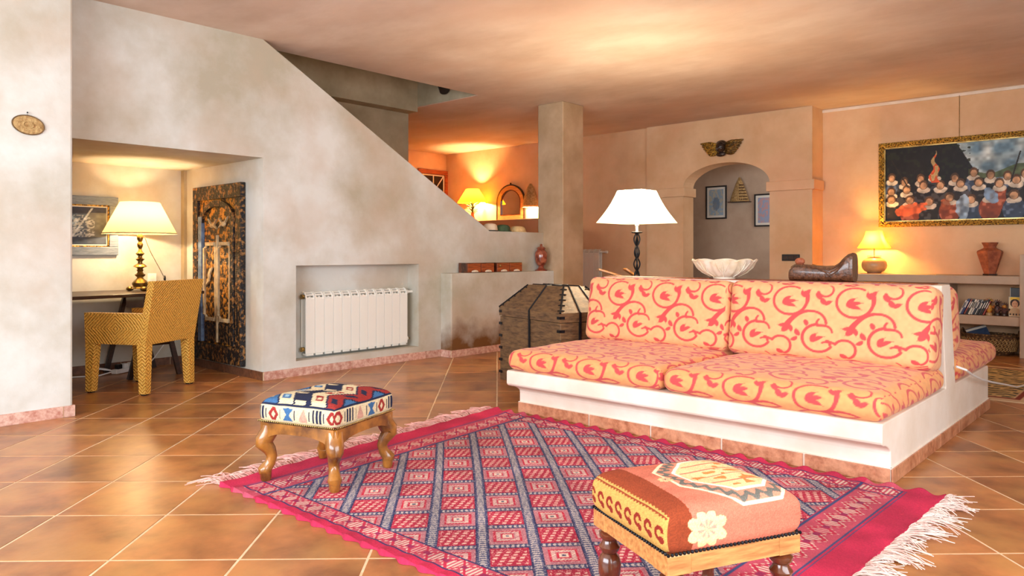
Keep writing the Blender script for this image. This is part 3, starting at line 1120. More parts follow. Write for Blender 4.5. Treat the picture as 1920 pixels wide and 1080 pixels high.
def kilim_red(p, face):
    x, y, z = p[:, 0], p[:, 1], p[:, 2]
    n = len(x)
    coral, rust, gold, cream, grey = (208, 116, 92), (142, 62, 34), (196, 154, 82), (238, 220, 182), (108, 106, 98)
    c = np.tile(np.array(coral, float), (n, 1))
    c *= (0.93 + 0.14 * vnoise(x * 0.15, y, 40, 6))[:, None]
    # big octagonal medallion towards the +x +y corner of the seat
    q = np.maximum(np.maximum(np.abs(x - 0.095) / 0.18, np.abs(y + 0.005) / 0.19), (np.abs(x - 0.095) / 0.18 + np.abs(y + 0.005) / 0.19) / 1.36)
    top = (face == 2) & (z > 0)
    c[top & (q < 1.06)] = cream
    c[top & (q < 1.0)] = (206, 138, 112)
    hk = np.sin(np.arctan2(y + 0.005, x - 0.095) * 26) * 0.05
    c[top & (np.abs(q - 0.90 - hk) < 0.055)] = grey
    c[top & (q < 0.76)] = (248, 236, 214)
    c[top & (q < 0.70)] = (232, 204, 150)
    st = (np.abs((y / 0.055) % 1 - 0.5) < 0.07) & (q < 0.66)
    c[top & st] = (216, 120, 96)
    fl = (vnoise(x, y, 42, 21) > 0.74) & (q < 0.6)
    c[top & fl] = (214, 132, 70)
    # flower near the front corner and its echo
    for (fx, fy, r) in ((-0.10, -0.01, 0.022),):
        d = np.hypot(x - fx, (y - fy) * 1.1)
        a = np.arctan2(y - fy, x - fx)
        m = top & (d < r * (0.75 + 0.35 * np.abs(np.sin(a * 4))))
        c[m] = (228, 190, 140)
        c[top & (d < r * 0.5) & (np.sin(a * 8) > 0)] = (226, 150, 130)
        c[top & (d < r * 0.16)] = (110, 92, 80)
    # rust end with a gold scroll border that wraps over the side
    w = np.where(face == 0, -0.205 - (0.06 - z), x)
    near = (x < -0.12)
    zig = 0.006 * np.abs(((y / 0.016) % 1) - 0.5)
    rr = (w < -0.150 + zig)
    c[near & rr] = rust
    gg = (w < -0.222 + zig * 2)
    c[near & gg] = gold
    sw = ((y / 0.052) % 1 - 0.5) * 0.052
    wv = w + 0.262
    ring = np.abs(np.hypot(sw, wv) - 0.014) < 0.0055
    c[near & gg & ring & ((sw > -0.008) | (wv > 0))] = (134, 40, 28)
    c[near & gg & (np.hypot(sw + 0.010, wv + 0.018) < 0.010)] = (134, 40, 28)
    fr = (face == 1) & (y < 0)
    d = np.hypot(x + 0.10, (z - 0.005) * 1.25)
    a = np.arctan2(z - 0.005, x + 0.10)
    c[fr & (d < 0.062 * (0.75 + 0.35 * np.abs(np.sin(a * 4))))] = (238, 208, 150)
    c[fr & (d < 0.03) & (np.sin(a * 8) > 0)] = (226, 150, 130)
    return c * (0.9 + 0.2 * RNG.random(n))[:, None]


def nails(parent, hx, hy, z, pitch, r, m):
    nb = MB()
    for ax in (0, 1):
        ln, oth = (hx, hy) if ax == 0 else (hy, hx)
        k = int(2 * ln / pitch)
        for i in range(k + 1):
            a = -ln + 2 * ln * i / k
            for sgn in (-1, 1):
                c = (a, sgn * oth, z) if ax == 0 else (sgn * oth, a, z)
                nb.ball(c, r, 6, 4)
    o = nb.build('nail_heads', m, parent, smooth=True)
    o['kind'] = 'stuff'


def stool_blue():
    root = thing('footstool', 'kilim footstool in blue and cream on carved golden cabriole legs', 'footstool', (2.10, 3.15, 0.008), math.radians(18))
    hx, hy = 0.225, 0.215
    for sx in (-1, 1):
        for sy in (-1, 1):
            m = MB()
            d = Vector((sx, sy, 0)).normalized()
            c = Vector((sx * (hx - 0.035), sy * (hy - 0.035), 0))
            path = [(0.0, 0.032, 0.022), (0.012, 0.034, 0.026), (0.035, 0.034, 0.027), (0.042, 0.036, 0.031), (0.052, 0.038, 0.034), (0.064, 0.030, 0.029), (0.085, 0.014, 0.0255),
                    (0.115, 0.006, 0.026), (0.145, 0.016, 0.030), (0.170, 0.034, 0.036), (0.185, 0.046, 0.040), (0.195, 0.046, 0.040), (0.205, 0.036, 0.042), (0.235, 0.018, 0.042), (0.272, 0.008, 0.042)]
            m.tube([c + d * o + Vector((0, 0, z)) for z, o, r in path], [r for z, o, r in path], 12)
            lg = m.build('leg', OAK, root, smooth=True)
    for ax in (0, 1):
        for sg in (-1, 1):
            ln, oth = (hx, hy) if ax == 0 else (hy, hx)
            n = 14
            m = MB()
            for k in range(n):
                t0, t1 = -1 + 2 * k / n, -1 + 2 * (k + 1) / n
                zb = lambda t: 0.178 + 0.062 * max(0.0, 1 - abs(t) ** 3.2) ** 0.75
                m.prism([(t0 * ln, zb(t0)), (t1 * ln, zb(t1)), (t1 * ln, 0.285), (t0 * ln, 0.285)], 1 if ax == 0 else 0, sg * oth - 0.012, sg * oth + 0.012) if ax == 0 else \
                    m.prism([(t0 * ln, zb(t0)), (t1 * ln, zb(t1)), (t1 * ln, 0.285), (t0 * ln, 0.285)], 0, sg * oth - 0.012, sg * oth + 0.012)
            m.build('apron', OAK, root)
    s = cushion('seat', (0.236, 0.226, 0.052), 0.03, 0.034, kilim_blue, WOVEN, root, thin=2, res=0.0032)
    s.location = (0, 0, 0.336)
    nails(root, 0.238, 0.228, 0.292, 0.0115, 0.0048, BRASS)


stool_blue()


def stool_red():
    root = thing('footstool', 'coral kilim footstool with brass nails on turned dark legs in the foreground', 'footstool', (1.994, 1.094, 0.008), math.radians(-25.6))
    hx, hy = 0.2205, 0.2045
    # seat width runs along local x from the front corner
    prof = [(0.018, 0.0), (0.026, 0.01), (0.028, 0.022), (0.020, 0.032), (0.018, 0.05), (0.026, 0.075), (0.034, 0.105), (0.036, 0.135), (0.030, 0.155), (0.022, 0.165), (0.030, 0.176), (0.033, 0.186), (0.024, 0.198), (0.022, 0.206), (0.032, 0.216), (0.033, 0.228), (0.024, 0.236), (0.026, 0.245)]
    for sx in (-1, 1):
        for sy in (-1, 1):
            cx, cy = sx * (hx - 0.036), sy * (hy - 0.036)
            lg = MB().lathe(prof, 20, (cx, cy, 0)).build('leg', MAH, root, smooth=True)
            MB().box(cx - 0.037, cx + 0.037, cy - 0.037, cy + 0.037, 0.243, 0.298).build('corner_block', OAK2, root, bevel=0.003)
    for s in (-1, 1):
        MB().box(-hx + 0.07, hx - 0.07, s * (hy - 0.014) - 0.012, s * (hy - 0.014) + 0.012, 0.245, 0.297).build('rail', OAK2, root)
        MB().box(s * (hx - 0.014) - 0.012, s * (hx - 0.014) + 0.012, -hy + 0.07, hy - 0.07, 0.245, 0.297).build('rail', OAK2, root)
    st = cushion('seat', (0.226, 0.209, 0.055), 0.032, 0.030, kilim_red, WOVEN, root, thin=2, res=0.0026)
    st.location = (0, 0, 0.350)
    nails(root, 0.2205, 0.2045, 0.3, 0.0125, 0.0052, IRON)


stool_red()


# ------------------------------------------------------------------ desk niche
def uvquads(name, quads, m, parent, thick=None):
    """panels with woven faces: quads = list of (4 corner points, uv of the corners in metres)"""
    me = bpy.data.meshes.new(name)
    vs, fs, uvs = [], [], []
    for pts, uv in quads:
        n = len(vs)
        vs += [tuple(p) for p in pts]
        fs.append((n, n + 1, n + 2, n + 3))
        uvs += list(uv)
    me.from_pydata(vs, [], fs)
    l = me.uv_layers.new(name='UVMap')
    for i, lp in enumerate(me.loops):
        l.data[i].uv = uvs[lp.vertex_index]
    me.update()
    return obj(name, me, parent, m)


def wpanel(name, bot, top, m, parent, cu=0.0, cv=0.0):
    """woven hexahedron from four bottom and four top corners, weave centred on each face"""
    B, T = [Vector(p) for p in bot], [Vector(p) for p in top]
    qs = []
    for a in range(4):
        b = (a + 1) % 4
        p = [B[a], B[b], T[b], T[a]]
        w = (p[1] - p[0]).length
        h = (p[3] - p[0]).length
        qs.append((p, [(-w / 2 + cu, -h / 2 + cv), (w / 2 + cu, -h / 2 + cv), (w / 2 + cu, h / 2 + cv), (-w / 2 + cu, h / 2 + cv)]))
    for p in (T, B[::-1]):
        w = (p[1] - p[0]).length
        h = (p[2] - p[1]).length
        qs.append((p, [(-w / 2, -h / 2), (w / 2, -h / 2), (w / 2, h / 2), (-w / 2, h / 2)]))
    return uvquads(name, qs, m, parent)


def rect(x0, x1, y0, y1, z):
    return [(x0, y0, z), (x1, y0, z), (x1, y1, z), (x0, y1, z)]


ch = thing('rattan_armchair', 'woven golden rattan armchair drawn up to the desk', 'chair', (2.43, 6.315, 0), math.radians(28.8))
hw, hd = 0.290, 0.276
for sx in (-1, 1):
    for sy in (-1, 1):
        a, b = sorted((sx * hw, sx * (hw - 0.078)))
        c, d = sorted((sy * hd, sy * (hd - 0.078)))
        a2, b2 = sorted((sx * hw, sx * (hw - 0.058)))
        c2, d2 = sorted((sy * hd, sy * (hd - 0.058)))
        wpanel('leg', rect(a2, b2, c2, d2, 0.012), rect(a, b, c, d, 0.395), RATTAN, ch)
        MB().box(a2 + 0.01, b2 - 0.01, c2 + 0.01, d2 - 0.01, 0, 0.014).build('foot_cap', BLK, ch)
for s in (-1, 1):
    a, b = sorted((s * hw, s * (hw - 0.07)))
    wpanel('arm_panel', rect(a, b, -hd + 0.03, hd, 0.39), rect(a, b, -hd - 0.005, hd + 0.012, 0.632), RATTAN, ch)
wpanel('seat', rect(-hw + 0.06, hw - 0.06, -hd + 0.05, hd, 0.39), rect(-hw + 0.06, hw - 0.06, -hd + 0.05, hd, 0.45), RATTAN, ch)
wpanel('backrest', rect(-hw, hw, -hd, -hd + 0.075, 0.39), rect(-hw - 0.005, hw + 0.005, -hd - 0.085, -hd - 0.03, 0.885), RATTAN, ch, 0.0, 0.0)

dk = thing('desk', 'dark plank desk on A-shaped trestles in the niche', 'desk', (0, 0, 0))
MB().prism([(1.72, 6.50), (2.66, 6.66), (3.14, 6.72), (3.14, 7.42), (1.72, 7.42)], 2, 0.727, 0.755).build('table_top', DKW, dk, bevel=0.003)
for y in (6.80, 7.36):
    tr = MB()
    tr.tube([(2.69, y, 0.727), (2.515, y, 0.0)], 0.024, 4)
    tr.tube([(2.77, y, 0.727), (2.945, y, 0.0)], 0.024, 4)
    for i, (p, q) in enumerate((((2.69, y, 0.727), (2.515, y, 0.0)), ((2.77, y, 0.727), (2.945, y, 0.0)))):
        MB().tube([p, q], 0.027, 4).build('leg', DKW, dk)
    MB().tube([(2.585, y, 0.30), (2.875, y, 0.30)], 0.020, 4).build('stretcher', DKW, dk)

dl = thing('desk_lamp', 'lit cream shade lamp on an ornate brass baluster base', 'lamp', (2.725, 7.12, 0.755))
bp_ = [(0.075, 0.02), (0.07, 0.03), (0.058, 0.04), (0.066, 0.055), (0.068, 0.075), (0.052, 0.095), (0.034, 0.11), (0.026, 0.125), (0.042, 0.14), (0.046, 0.15), (0.030, 0.16), (0.022, 0.175),
       (0.030, 0.19), (0.022, 0.20), (0.030, 0.212), (0.060, 0.222), (0.050, 0.236), (0.022, 0.252), (0.018, 0.27), (0.034, 0.285), (0.038, 0.293), (0.020, 0.305), (0.016, 0.32), (0.034, 0.335), (0.036, 0.345), (0.02, 0.36), (0.012, 0.385), (0.024, 0.41), (0.026, 0.43), (0.014, 0.45), (0.026, 0.475), (0.028, 0.50), (0.018, 0.52)]
MB().lathe(bp_, 24).build('base', BRASS, dl, smooth=True)
for k in range(3):
    a = math.radians(30 + 120 * k)
    MB().ball((0.085 * math.cos(a), 0.085 * math.sin(a), 0.022), 0.034, 10, 6, (1, 1, 0.65)).build('foot', BRASS, dl, smooth=True)
MB().lathe([(0.31, 0.527), (0.168, 0.813)], 40, caps=False).build('shade', SHCREAM, dl, smooth=True)
MB().lathe([(0.313, 0.523), (0.313, 0.532)], 40, caps=False).build('shade_trim', CREAMC, dl, smooth=True)
bulb('bulb', (0, 0, 0.64), 26, (1.0, 0.72, 0.42), dl)
MB().tube([(0.03, 0.0, 0.52), (0.10, 0.02, 0.36), (0.20, 0.06, 0.2), (0.27, 0.1, 0.09), (0.30, 0.12, 0.012), (0.30, 0.26, 0.012)], 0.0035, 6).build('cord', CREAMC, dl, smooth=True)
MB().ball((0.262, 0.096, 0.105), 0.02, 8, 6, (0.6, 0.6, 1.5)).build('switch', BLK, dl, smooth=True)

sk_ = thing('wall_socket', 'white wall socket behind the desk lamp base', 'socket', (2.965, 7.464, 0.862))
MB().box(-0.042, 0.042, -0.012, 0, -0.042, 0.042).build('plate', WHT, sk_, bevel=0.004)
MB().lathe([(0.02, 0), (0.02, 0.004)], 16).build('outlet', RADW, sk_, rot=(math.radians(90), 0, 0), loc=(0, -0.012, 0))


def framed(name, label, loc, w, h, fw, fd, fm, mountw, colfn, rz, res=0.006, cat='picture', group=None, mount=WHTF, inner=None):
    """picture hanging on a wall: local x along the wall, -y towards the room"""
    t = thing(name, label, cat, loc, rz, group)
    for (x0, x1, z0, z1) in ((-w / 2, w / 2, h / 2 - fw, h / 2), (-w / 2, w / 2, -h / 2, -h / 2 + fw), (-w / 2, -w / 2 + fw, -h / 2 + fw, h / 2 - fw), (w / 2 - fw, w / 2, -h / 2 + fw, h / 2 - fw)):
        MB().box(x0, x1, -fd, 0, z0, z1).build('frame', fm, t, bevel=0.004)
    iw, ih = w / 2 - fw, h / 2 - fw
    if inner:
        e = 0.012
        for (x0, x1, z0, z1) in ((-iw, iw, ih - e, ih), (-iw, iw, -ih, -ih + e), (-iw, -iw + e, -ih, ih), (iw - e, iw, -ih, ih)):
            MB().box(x0, x1, -fd * 0.75, 0, z0, z1).build('inner_trim', inner, t)
    MB().box(-iw, iw, -0.010, -0.002, -ih, ih).build('mount', mount, t)
    pw, ph = iw - mountw, ih - mountw
    nu, nv = max(8, int(2 * pw / res)), max(8, int(2 * ph / res))
    u, v, F = grid(nu, nv)
    x, z = (u / nu * 2 - 1) * pw, (v / nv * 2 - 1) * ph
    npmesh('print', np.stack([x, np.full(len(x), -0.012), z], 1), F, PAINT, t, colfn(u / nu, v / nv), False)
    return t


def boat_print(u, v):
    c = np.tile(np.array((74, 90, 110), float), (len(u), 1))
    n = vnoise(u, v, 16, 31)
    c = mixc(c, (150, 176, 200), np.clip((0.28 - np.hypot(u - 0.35, (v - 0.62) * 1.3)) * 5 + (n - 0.5) * 2, 0, 1))
    c = mixc(c, (40, 46, 66), (v > 0.82) * 1.0)
    c = mixc(c, (110, 112, 108), ((u > 0.72) & (v < 0.85)) * 0.8)
    net = (u > 0.45) & (u < 0.82) & (v < 0.78) & (v > 0.2) & (v < 0.9 - (u - 0.6) * 1.2)
    c = mixc(c, (190, 196, 200), net * (vnoise(u, v, 40, 33) > 0.5) * 0.8)
    c = mixc(c, (196, 204, 210), (np.abs((v - 0.22) - (u - 0.50) * 2.6) < 0.04) * (v < 0.98) * 0.9)
    c = mixc(c, (52, 62, 80), (v < 0.2) * 0.8)
    return c * (0.85 + 0.3 * n)[:, None]


framed('framed_picture', 'boat picture in a wide slate blue frame above the desk', (2.265, 7.462, 1.353), 0.77, 0.542, 0.078, 0.03, SLATE, 0.022, boat_print, 0, inner=GOLD)

# carved door leaf hung on the side of the niche: local x along the wall, local -y towards the niche
cd = thing('carved_door_panel', 'tall gilded carved wooden door panel on the niche side wall', 'door panel', (3.278, 6.684, 0.09), math.radians(-90))
pw, phh = 0.475, 1.645
for (x0, x1, z0, z1) in ((-pw, pw, phh - 0.13, phh), (-pw, pw, 0, 0.16), (-pw, -pw + 0.105, 0.16, phh - 0.13), (pw - 0.105, pw, 0.16, phh - 0.13)):
    MB().box(x0, x1, -0.05, 0, z0, z1).build('frame', CARVD, cd, bevel=0.006)
MB().box(-pw + 0.1, pw - 0.1, -0.022, 0, 0.16, phh - 0.13).build('leaf', CARV, cd)
for s in (-1, 1):
    MB().box(s * 0.315 - 0.035, s * 0.315 + 0.035, -0.055, 0, 0.17, 1.36).build('pilaster', BLUEC if s < 0 else CARVD, cd, bevel=0.005)
arch = MB()
for k in range(14):
    a0, a1 = math.pi * k / 14, math.pi * (k + 1) / 14
    arch.prism([(0.28 * math.cos(a0), 1.30 + 0.15 * math.sin(a0)), (0.28 * math.cos(a1), 1.30 + 0.15 * math.sin(a1)), (0.35 * math.cos(a1), 1.30 + 0.205 * math.sin(a1)), (0.35 * math.cos(a0), 1.30 + 0.205 * math.sin(a0))], 1, -0.05, 0)
arch.build('arch', CARVD, cd)
for s in (-1, 1):
    cx = s * 0.138
    for (x0, x1, z0, z1) in ((cx - 0.131, cx - 0.103, 0.43, 1.06), (cx + 0.103, cx + 0.131, 0.43, 1.06), (cx - 0.085, cx + 0.085, 1.082, 1.115), (cx - 0.085, cx + 0.085, 0.375, 0.408)):
        MB().box(x0, x1, -0.046, 0, z0, z1).build('moulding', CREAMC, cd, bevel=0.003)
    for (sx, z) in ((-1, 1.075), (1, 1.075), (-1, 0.415), (1, 0.415)):
        MB().tube([(cx + sx * 0.085, -0.028, z + (0.02 if z > 1 else -0.02)), (cx + sx * 0.088, -0.028, z - (0.005 if z > 1 else -0.005)), (cx + sx * 0.118, -0.028, z - (0.012 if z > 1 else -0.012))], 0.012, 6).build('moulding', CREAMC, cd)
    MB().box(cx - 0.095, cx + 0.095, -0.030, 0, 0.42, 1.06).build('carved_panel', CARV, cd, bevel=0.006)
    MB().box(cx - 0.125, cx + 0.125, -0.030, 0, 0.18, 0.36).build('carved_panel', CARVD, cd, bevel=0.006)
MB().box(-0.012, 0.012, -0.042, 0, 0.18, 1.18).build('meeting_strip', CREAMC, cd, bevel=0.004)
for (cx, cz, sc) in ((-0.10, 1.27, 1.0), (0.12, 1.28, -1.0)):
    bd = MB()
    bd.ball((cx, -0.032, cz), 0.03, 10, 6, (1.6, 0.5, 0.8))
    bd.prism([(cx, cz), (cx - sc * 0.09, cz + 0.07), (cx - sc * 0.04, cz + 0.015)], 1, -0.04, -0.02)
    bd.prism([(cx, cz), (cx + sc * 0.09, cz + 0.06), (cx + sc * 0.05, cz + 0.01)], 1, -0.04, -0.02)
    bd.prism([(cx + sc * 0.02, cz - 0.01), (cx + sc * 0.10, cz - 0.035), (cx + sc * 0.03, cz + 0.012)], 1, -0.04, -0.02)
    bd.build('carved_bird', CREAMC, cd)
bd = MB()
bd.ball((-0.14, -0.042, 0.80), 0.026, 10, 6, (1.0, 0.5, 1.7))
bd.prism([(-0.13, 0.80), (-0.07, 0.88), (-0.13, 0.86)], 1, -0.05, -0.035)
bd.prism([(-0.15, 0.79), (-0.20, 0.71), (-0.13, 0.75)], 1, -0.05, -0.035)
bd.build('carved_bird', CREAMC, cd)

ps = thing('power_strip', 'white power strip with coiled cables under the desk', 'power strip', (2.64, 7.255, 0))
MB().box(-0.13, 0.13, -0.03, 0.03, 0.004, 0.045).build('housing', WHT, ps, bevel=0.006, rot=(0, 0, 0.5))
for k in range(3):
    MB().box(-0.10 + k * 0.075, -0.05 + k * 0.075, -0.022, 0.022, 0.045, 0.085).build('plug', WHT if k else BLK, ps, bevel=0.005, rot=(0, 0, 0.5))
cl = [(-0.16 + 0.075 * math.cos(t * 0.7), 0.02 + 0.06 * math.sin(t * 0.7), 0.01 + 0.05 * abs(math.sin(t * 0.35))) for t in range(26)]
MB().tube(cl, 0.006, 6).build('coiled_cable', WHT, ps, smooth=True)
MB().tube([(-0.12, -0.02, 0.02), (-0.25, -0.08, 0.008), (-0.4, 0.0, 0.008), (-0.6, 0.08, 0.008), (-0.9, 0.12, 0.008)], 0.006, 6).build('cable', WHT, ps, smooth=True)
MB().tube([(0.1, 0.05, 0.02), (0.2, 0.02, 0.03), (0.3, 0.08, 0.1), (0.4, 0.1, 0.22)], 0.005, 6).build('cable', WHT, ps, smooth=True)
dw = MB().box(2.66, 2.94, 6.86, 7.28, 0.60, 0.727).build('drawer', MAH, dk, bevel=0.004)
MB().ball((2.80, 6.85, 0.66), 0.014, 10, 6).build('knob', BRASS, dw, smooth=True)

# woven disc on the left wall
wd = thing('woven_disc', 'oval woven straw disc hanging from a nail on the left wall', 'wall ornament', (1.437, 5.578, 1.935))
m = MB().lathe([(0.001, 0.0), (0.04, 0.010), (0.07, 0.012), (0.088, 0.007), (0.09, 0.0)], 40, caps=False)
m.v = [(p[0], -p[2] - 0.002, p[1] * 0.66) for p in m.v]
m.build('disc', STRAW, wd, smooth=True, rot=(0, math.radians(8), 0))
rim = MB().tube([(0.09 * math.cos(a), -0.006, 0.0595 * math.sin(a)) for a in np.linspace(0, 2 * math.pi, 41)], 0.005, 6)
rim.build('rim', mat('straw_rim', lin(120, 92, 56), lin(90, 66, 38), scale=30, rough=0.8), wd, smooth=True, rot=(0, math.radians(8), 0))
for k, r in enumerate((0.03, 0.05, 0.07)):
    MB().tube([(r * math.cos(a), -0.013 + 0.002 * k, r * 0.66 * math.sin(a)) for a in np.linspace(0, 2 * math.pi, 31)], 0.0028, 5).build('coil', STRAW, wd, rot=(0, math.radians(8), 0))
MB().tube([(0.086, -0.005, -0.015), (0.10, -0.005, -0.018)], [0.005, 0.001], 6).build('handle', STRAW, wd)
MB().tube([(-0.01, -0.004, 0.055), (-0.006, -0.012, 0.078), (0.0, -0.004, 0.055)], 0.0015, 5).build('string', BLK, wd)
MB().ball((-0.006, -0.010, 0.08), 0.005, 8, 5).build('nail', IRON, wd)

# ------------------------------------------------------------------ radiators
def radiator(name, label, loc, rz, n, h, pitch=0.1, z0=0.0):
    t = thing(name, label, 'radiator', loc, rz, None)
    first = None
    for k in range(n):
        c = (k + 0.5) * pitch
        s = thing_part(t, c, h, pitch, first)
        first = first or s
    for x, z in ((-0.012, 0.06), (-0.012, h - 0.05), (n * pitch + 0.012, 0.06), (n * pitch + 0.012, h - 0.05)):
        MB().tube([(x - 0.014, -0.055, z), (x + 0.014, -0.055, z)], 0.022, 10).build('plug', BRASS if x < 0 else RADW, t, smooth=True)
    vb = MB()
    vb.tube([(n * pitch + 0.02, -0.055, h - 0.05), (n * pitch + 0.10, -0.055, h - 0.05)], 0.014, 8)
    vb.tube([(n * pitch + 0.10, -0.055, h - 0.05), (n * pitch + 0.135, -0.055, h - 0.05)], 0.022, 10)
    vb.build('valve', RADW, t, smooth=True)
    vb = MB()
    vb.tube([(n * pitch + 0.02, -0.055, 0.06), (n * pitch + 0.05, -0.055, 0.06), (n * pitch + 0.05, 0.0, 0.06)], 0.010, 8)
    vb.build('return_valve', BRASS, t, smooth=True)
    return t


def thing_part(t, c, h, pitch, first):
    if first is None:
        m = MB()
        w = pitch / 2 - 0.0018
        m.box(-w, w, -0.092, -0.078, 0.018, h - 0.075)          # front plate
        m.box(-w, w, -0.012, -0.002, 0.03, h - 0.04)            # rear fin
        m.box(-0.006, 0.006, -0.085, -0.006, 0.03, h - 0.05)    # core
        m.box(-w * 0.7, w * 0.7, -0.060, -0.052, 0.04, h - 0.07)
        m.box(-w * 0.7, w * 0.7, -0.036, -0.030, 0.04, h - 0.07)
        m.box(-w * 0.8, w * 0.8, -0.085, -0.02, 0.0, 0.018)
        n = 6                                                    # curved louvred head
        for k in range(n):
            a0, a1 = math.pi / 2 * k / n, math.pi / 2 * (k + 1) / n
            p = lambda a, r: (-0.03 - r * math.cos(a) , h - 0.075 + r * 1.15 * math.sin(a))
            m.prism([p(a0, 0.062), p(a1, 0.062), p(a1, 0.048), p(a0, 0.048)], 0, -w, -w + 0.014)
            m.prism([p(a0, 0.062), p(a1, 0.062), p(a1, 0.048), p(a0, 0.048)], 0, w - 0.014, w)
            if k in (0, 2, 4):
                m.prism([p(a0, 0.060), p(a1, 0.060), p(a1, 0.050), p(a0, 0.050)], 0, -w, w)
        o = m.build('section', RADW, t, bevel=0.0015, bseg=1)
    else:
        o = first.copy()
        COL.objects.link(o)
        o.parent = t
    o.location = (c, 0, 0)
    return o


radiator('radiator', 'white twelve section radiator in the low wall niche', (3.745, 6.075, 0.155), 0, 12, 0.595)
radiator('radiator', 'cream radiator end showing behind the column', (9.44, 7.62, 0.42), math.radians(-90), 9, 0.75, 0.1)

# ------------------------------------------------------------------ on the ledge
def drawer_box(loc, label, w, knob):
    t = thing('wooden_drawer_box', label, 'drawer box', loc, 0, 'small wooden drawers on the ledge')
    MB().box(-w / 2, w / 2, -0.06, 0.075, 0, 0.108).build('case', MAH, t, bevel=0.002)
    for s in (-1, 1):
        d = MB().box(-w / 4 + 0.006, w / 4 - 0.006, -0.066, -0.058, 0.006, 0.100).build('drawer', REDW, t, bevel=0.002, loc=(s * w / 4, 0, 0))
        p = MB()
        for k in range(8):
            a0, a1 = math.pi * k / 8, math.pi * (k + 1) / 8
            p.prism([(0.045 * math.cos(a0), 0.022 * math.sin(a0)), (0.045 * math.cos(a1), 0.022 * math.sin(a1)), (0, 0)], 1, -0.082, -0.066)
        p.build('cup_pull', CER, d, loc=(0, 0, 0.008))
    if knob:
        MB().ball((-w / 2 + 0.05, -0.07, 0.075), 0.012, 10, 6).build('knob', BRASS, t, smooth=True)
    return t


drawer_box((5.795, 5.815, 0.888), 'pair of small reddish drawers on the ledge nearer the radiator', 0.42, False)
drawer_box((6.262, 5.815, 0.888), 'pair of small reddish drawers on the ledge nearer the urn', 0.43, True)
un = thing('urn', 'red marble urn with lid on the plaster ledge', 'urn', (6.90, 5.82, 0.888))
MB().lathe([(0.075, 0), (0.078, 0.01), (0.05, 0.022), (0.034, 0.04), (0.032, 0.055), (0.05, 0.07), (0.068, 0.10), (0.075, 0.14), (0.076, 0.19), (0.072, 0.225), (0.055, 0.245), (0.046, 0.258), (0.05, 0.268)], 28).build('body', REDM, un, smooth=True)
MB().lathe([(0.056, 0.268), (0.058, 0.276), (0.04, 0.29), (0.016, 0.298), (0.014, 0.305), (0.02, 0.315), (0.004, 0.328)], 28).build('lid', REDM, un, smooth=True)

# ------------------------------------------------------------------ chest
A_, B_ = Vector((4.72, 4.45, 0)), Vector((4.50, 3.60, 0))
along = (B_ - A_).normalized()
inw = Vector((-along.y, along.x, 0))
Lc, Dc = (B_ - A_).length, 0.56
ct = thing('wooden_chest', 'old wooden chest with hipped lid and black iron straps beside the sofa', 'chest', (A_ + (B_ - A_) / 2 + inw * Dc / 2), math.atan2(along.y, along.x))
hx, hy, zb, zl, zt = Lc / 2, Dc / 2, 0.555, 0.632, 0.828
MB().box(-hx, hx, -hy, hy, 0, zb).build('body', CHW, ct, bevel=0.004)
lid = MB()
lid.box(-hx - 0.006, hx + 0.006, -hy - 0.006, hy + 0.006, zb + 0.004, zl)
ix, iy = 0.185, 0.17
lid.hexa([(-hx - 0.006, -hy - 0.006, zl), (hx + 0.006, -hy - 0.006, zl), (hx + 0.006, hy + 0.006, zl), (-hx - 0.006, hy + 0.006, zl)],
         [(-hx + ix, -hy + iy, zt), (hx - ix, -hy + iy, zt), (hx - ix, hy - iy, zt), (-hx + ix, hy - iy, zt)])
lo = lid.build('lid', CHW, ct)
G1 = 0.008
for (sx, sy) in ((1, 1), (1, -1), (-1, 1), (-1, -1)):
    x, y = sx * (hx + G1), sy * (hy + G1)
    for k in range(6):
        z = 0.06 + k * 0.105
        m = MB().box(x - 0.02, x + 0.004 if sx > 0 else x + 0.02, y - 0.012, y + 0.012, z, z + 0.022)
        m = MB()
        m.box(min(x, x - sx * 0.045), max(x, x - sx * 0.045), min(y, y - sy * 0.006), max(y, y - sy * 0.006), z, z + 0.022)
        m.box(min(x, x - sx * 0.006), max(x, x - sx * 0.006), min(y, y - sy * 0.045), max(y, y - sy * 0.045), z, z + 0.022)
        m.build('corner_strap', IRON, ct)
    p0, p1 = Vector((sx * (hx + 0.006), sy * (hy + 0.006), zl)), Vector((sx * (hx - ix), sy * (hy - iy), zt))
    MB().tube([p0, p1], 0.009, 6).build('hip_strap', IRON, ct)
    for k in range(5):
        q = p0.lerp(p1, (k + 0.4) / 5)
        MB().tube([q + Vector((0, -sy * 0.035, 0.002)), q + Vector((0, 0, 0.006)), q + Vector((-sx * 0.035, 0, 0.002))], 0.006, 5).build('staple', IRON, lo)
for s in (-1, 1):
    for fx in (0.02,):
        x = fx
        m = MB()
        m.box(x - 0.010, x + 0.010, s * (hy + 0.002), s * (hy + G1 + 0.004), 0, zl) if s > 0 else m.box(x - 0.010, x + 0.010, -hy - G1 - 0.004, -hy - 0.002, 0, zl)
        m.build('strap', IRON, ct)
        MB().tube([(x, s * (hy + 0.008), zl), (x, s * (hy - iy), zt + 0.002), (x, 0, zt + 0.002)], 0.008, 6).build('strap', IRON, ct)
for s in (-1, 1):
    for y in (-0.09, 0.09):
        m = MB()
        m.box(s * hx if s > 0 else -hx - 0.012, hx + 0.012 if s > 0 else -hx, y - 0.01, y + 0.01, 0, zl)
        m.build('strap', IRON, ct)
        MB().tube([(s * (hx + 0.008), y, zl), (s * (hx - ix), y * 0.6, zt + 0.002), (0, y * 0.6, zt + 0.002)], 0.008, 6).build('strap', IRON, ct)

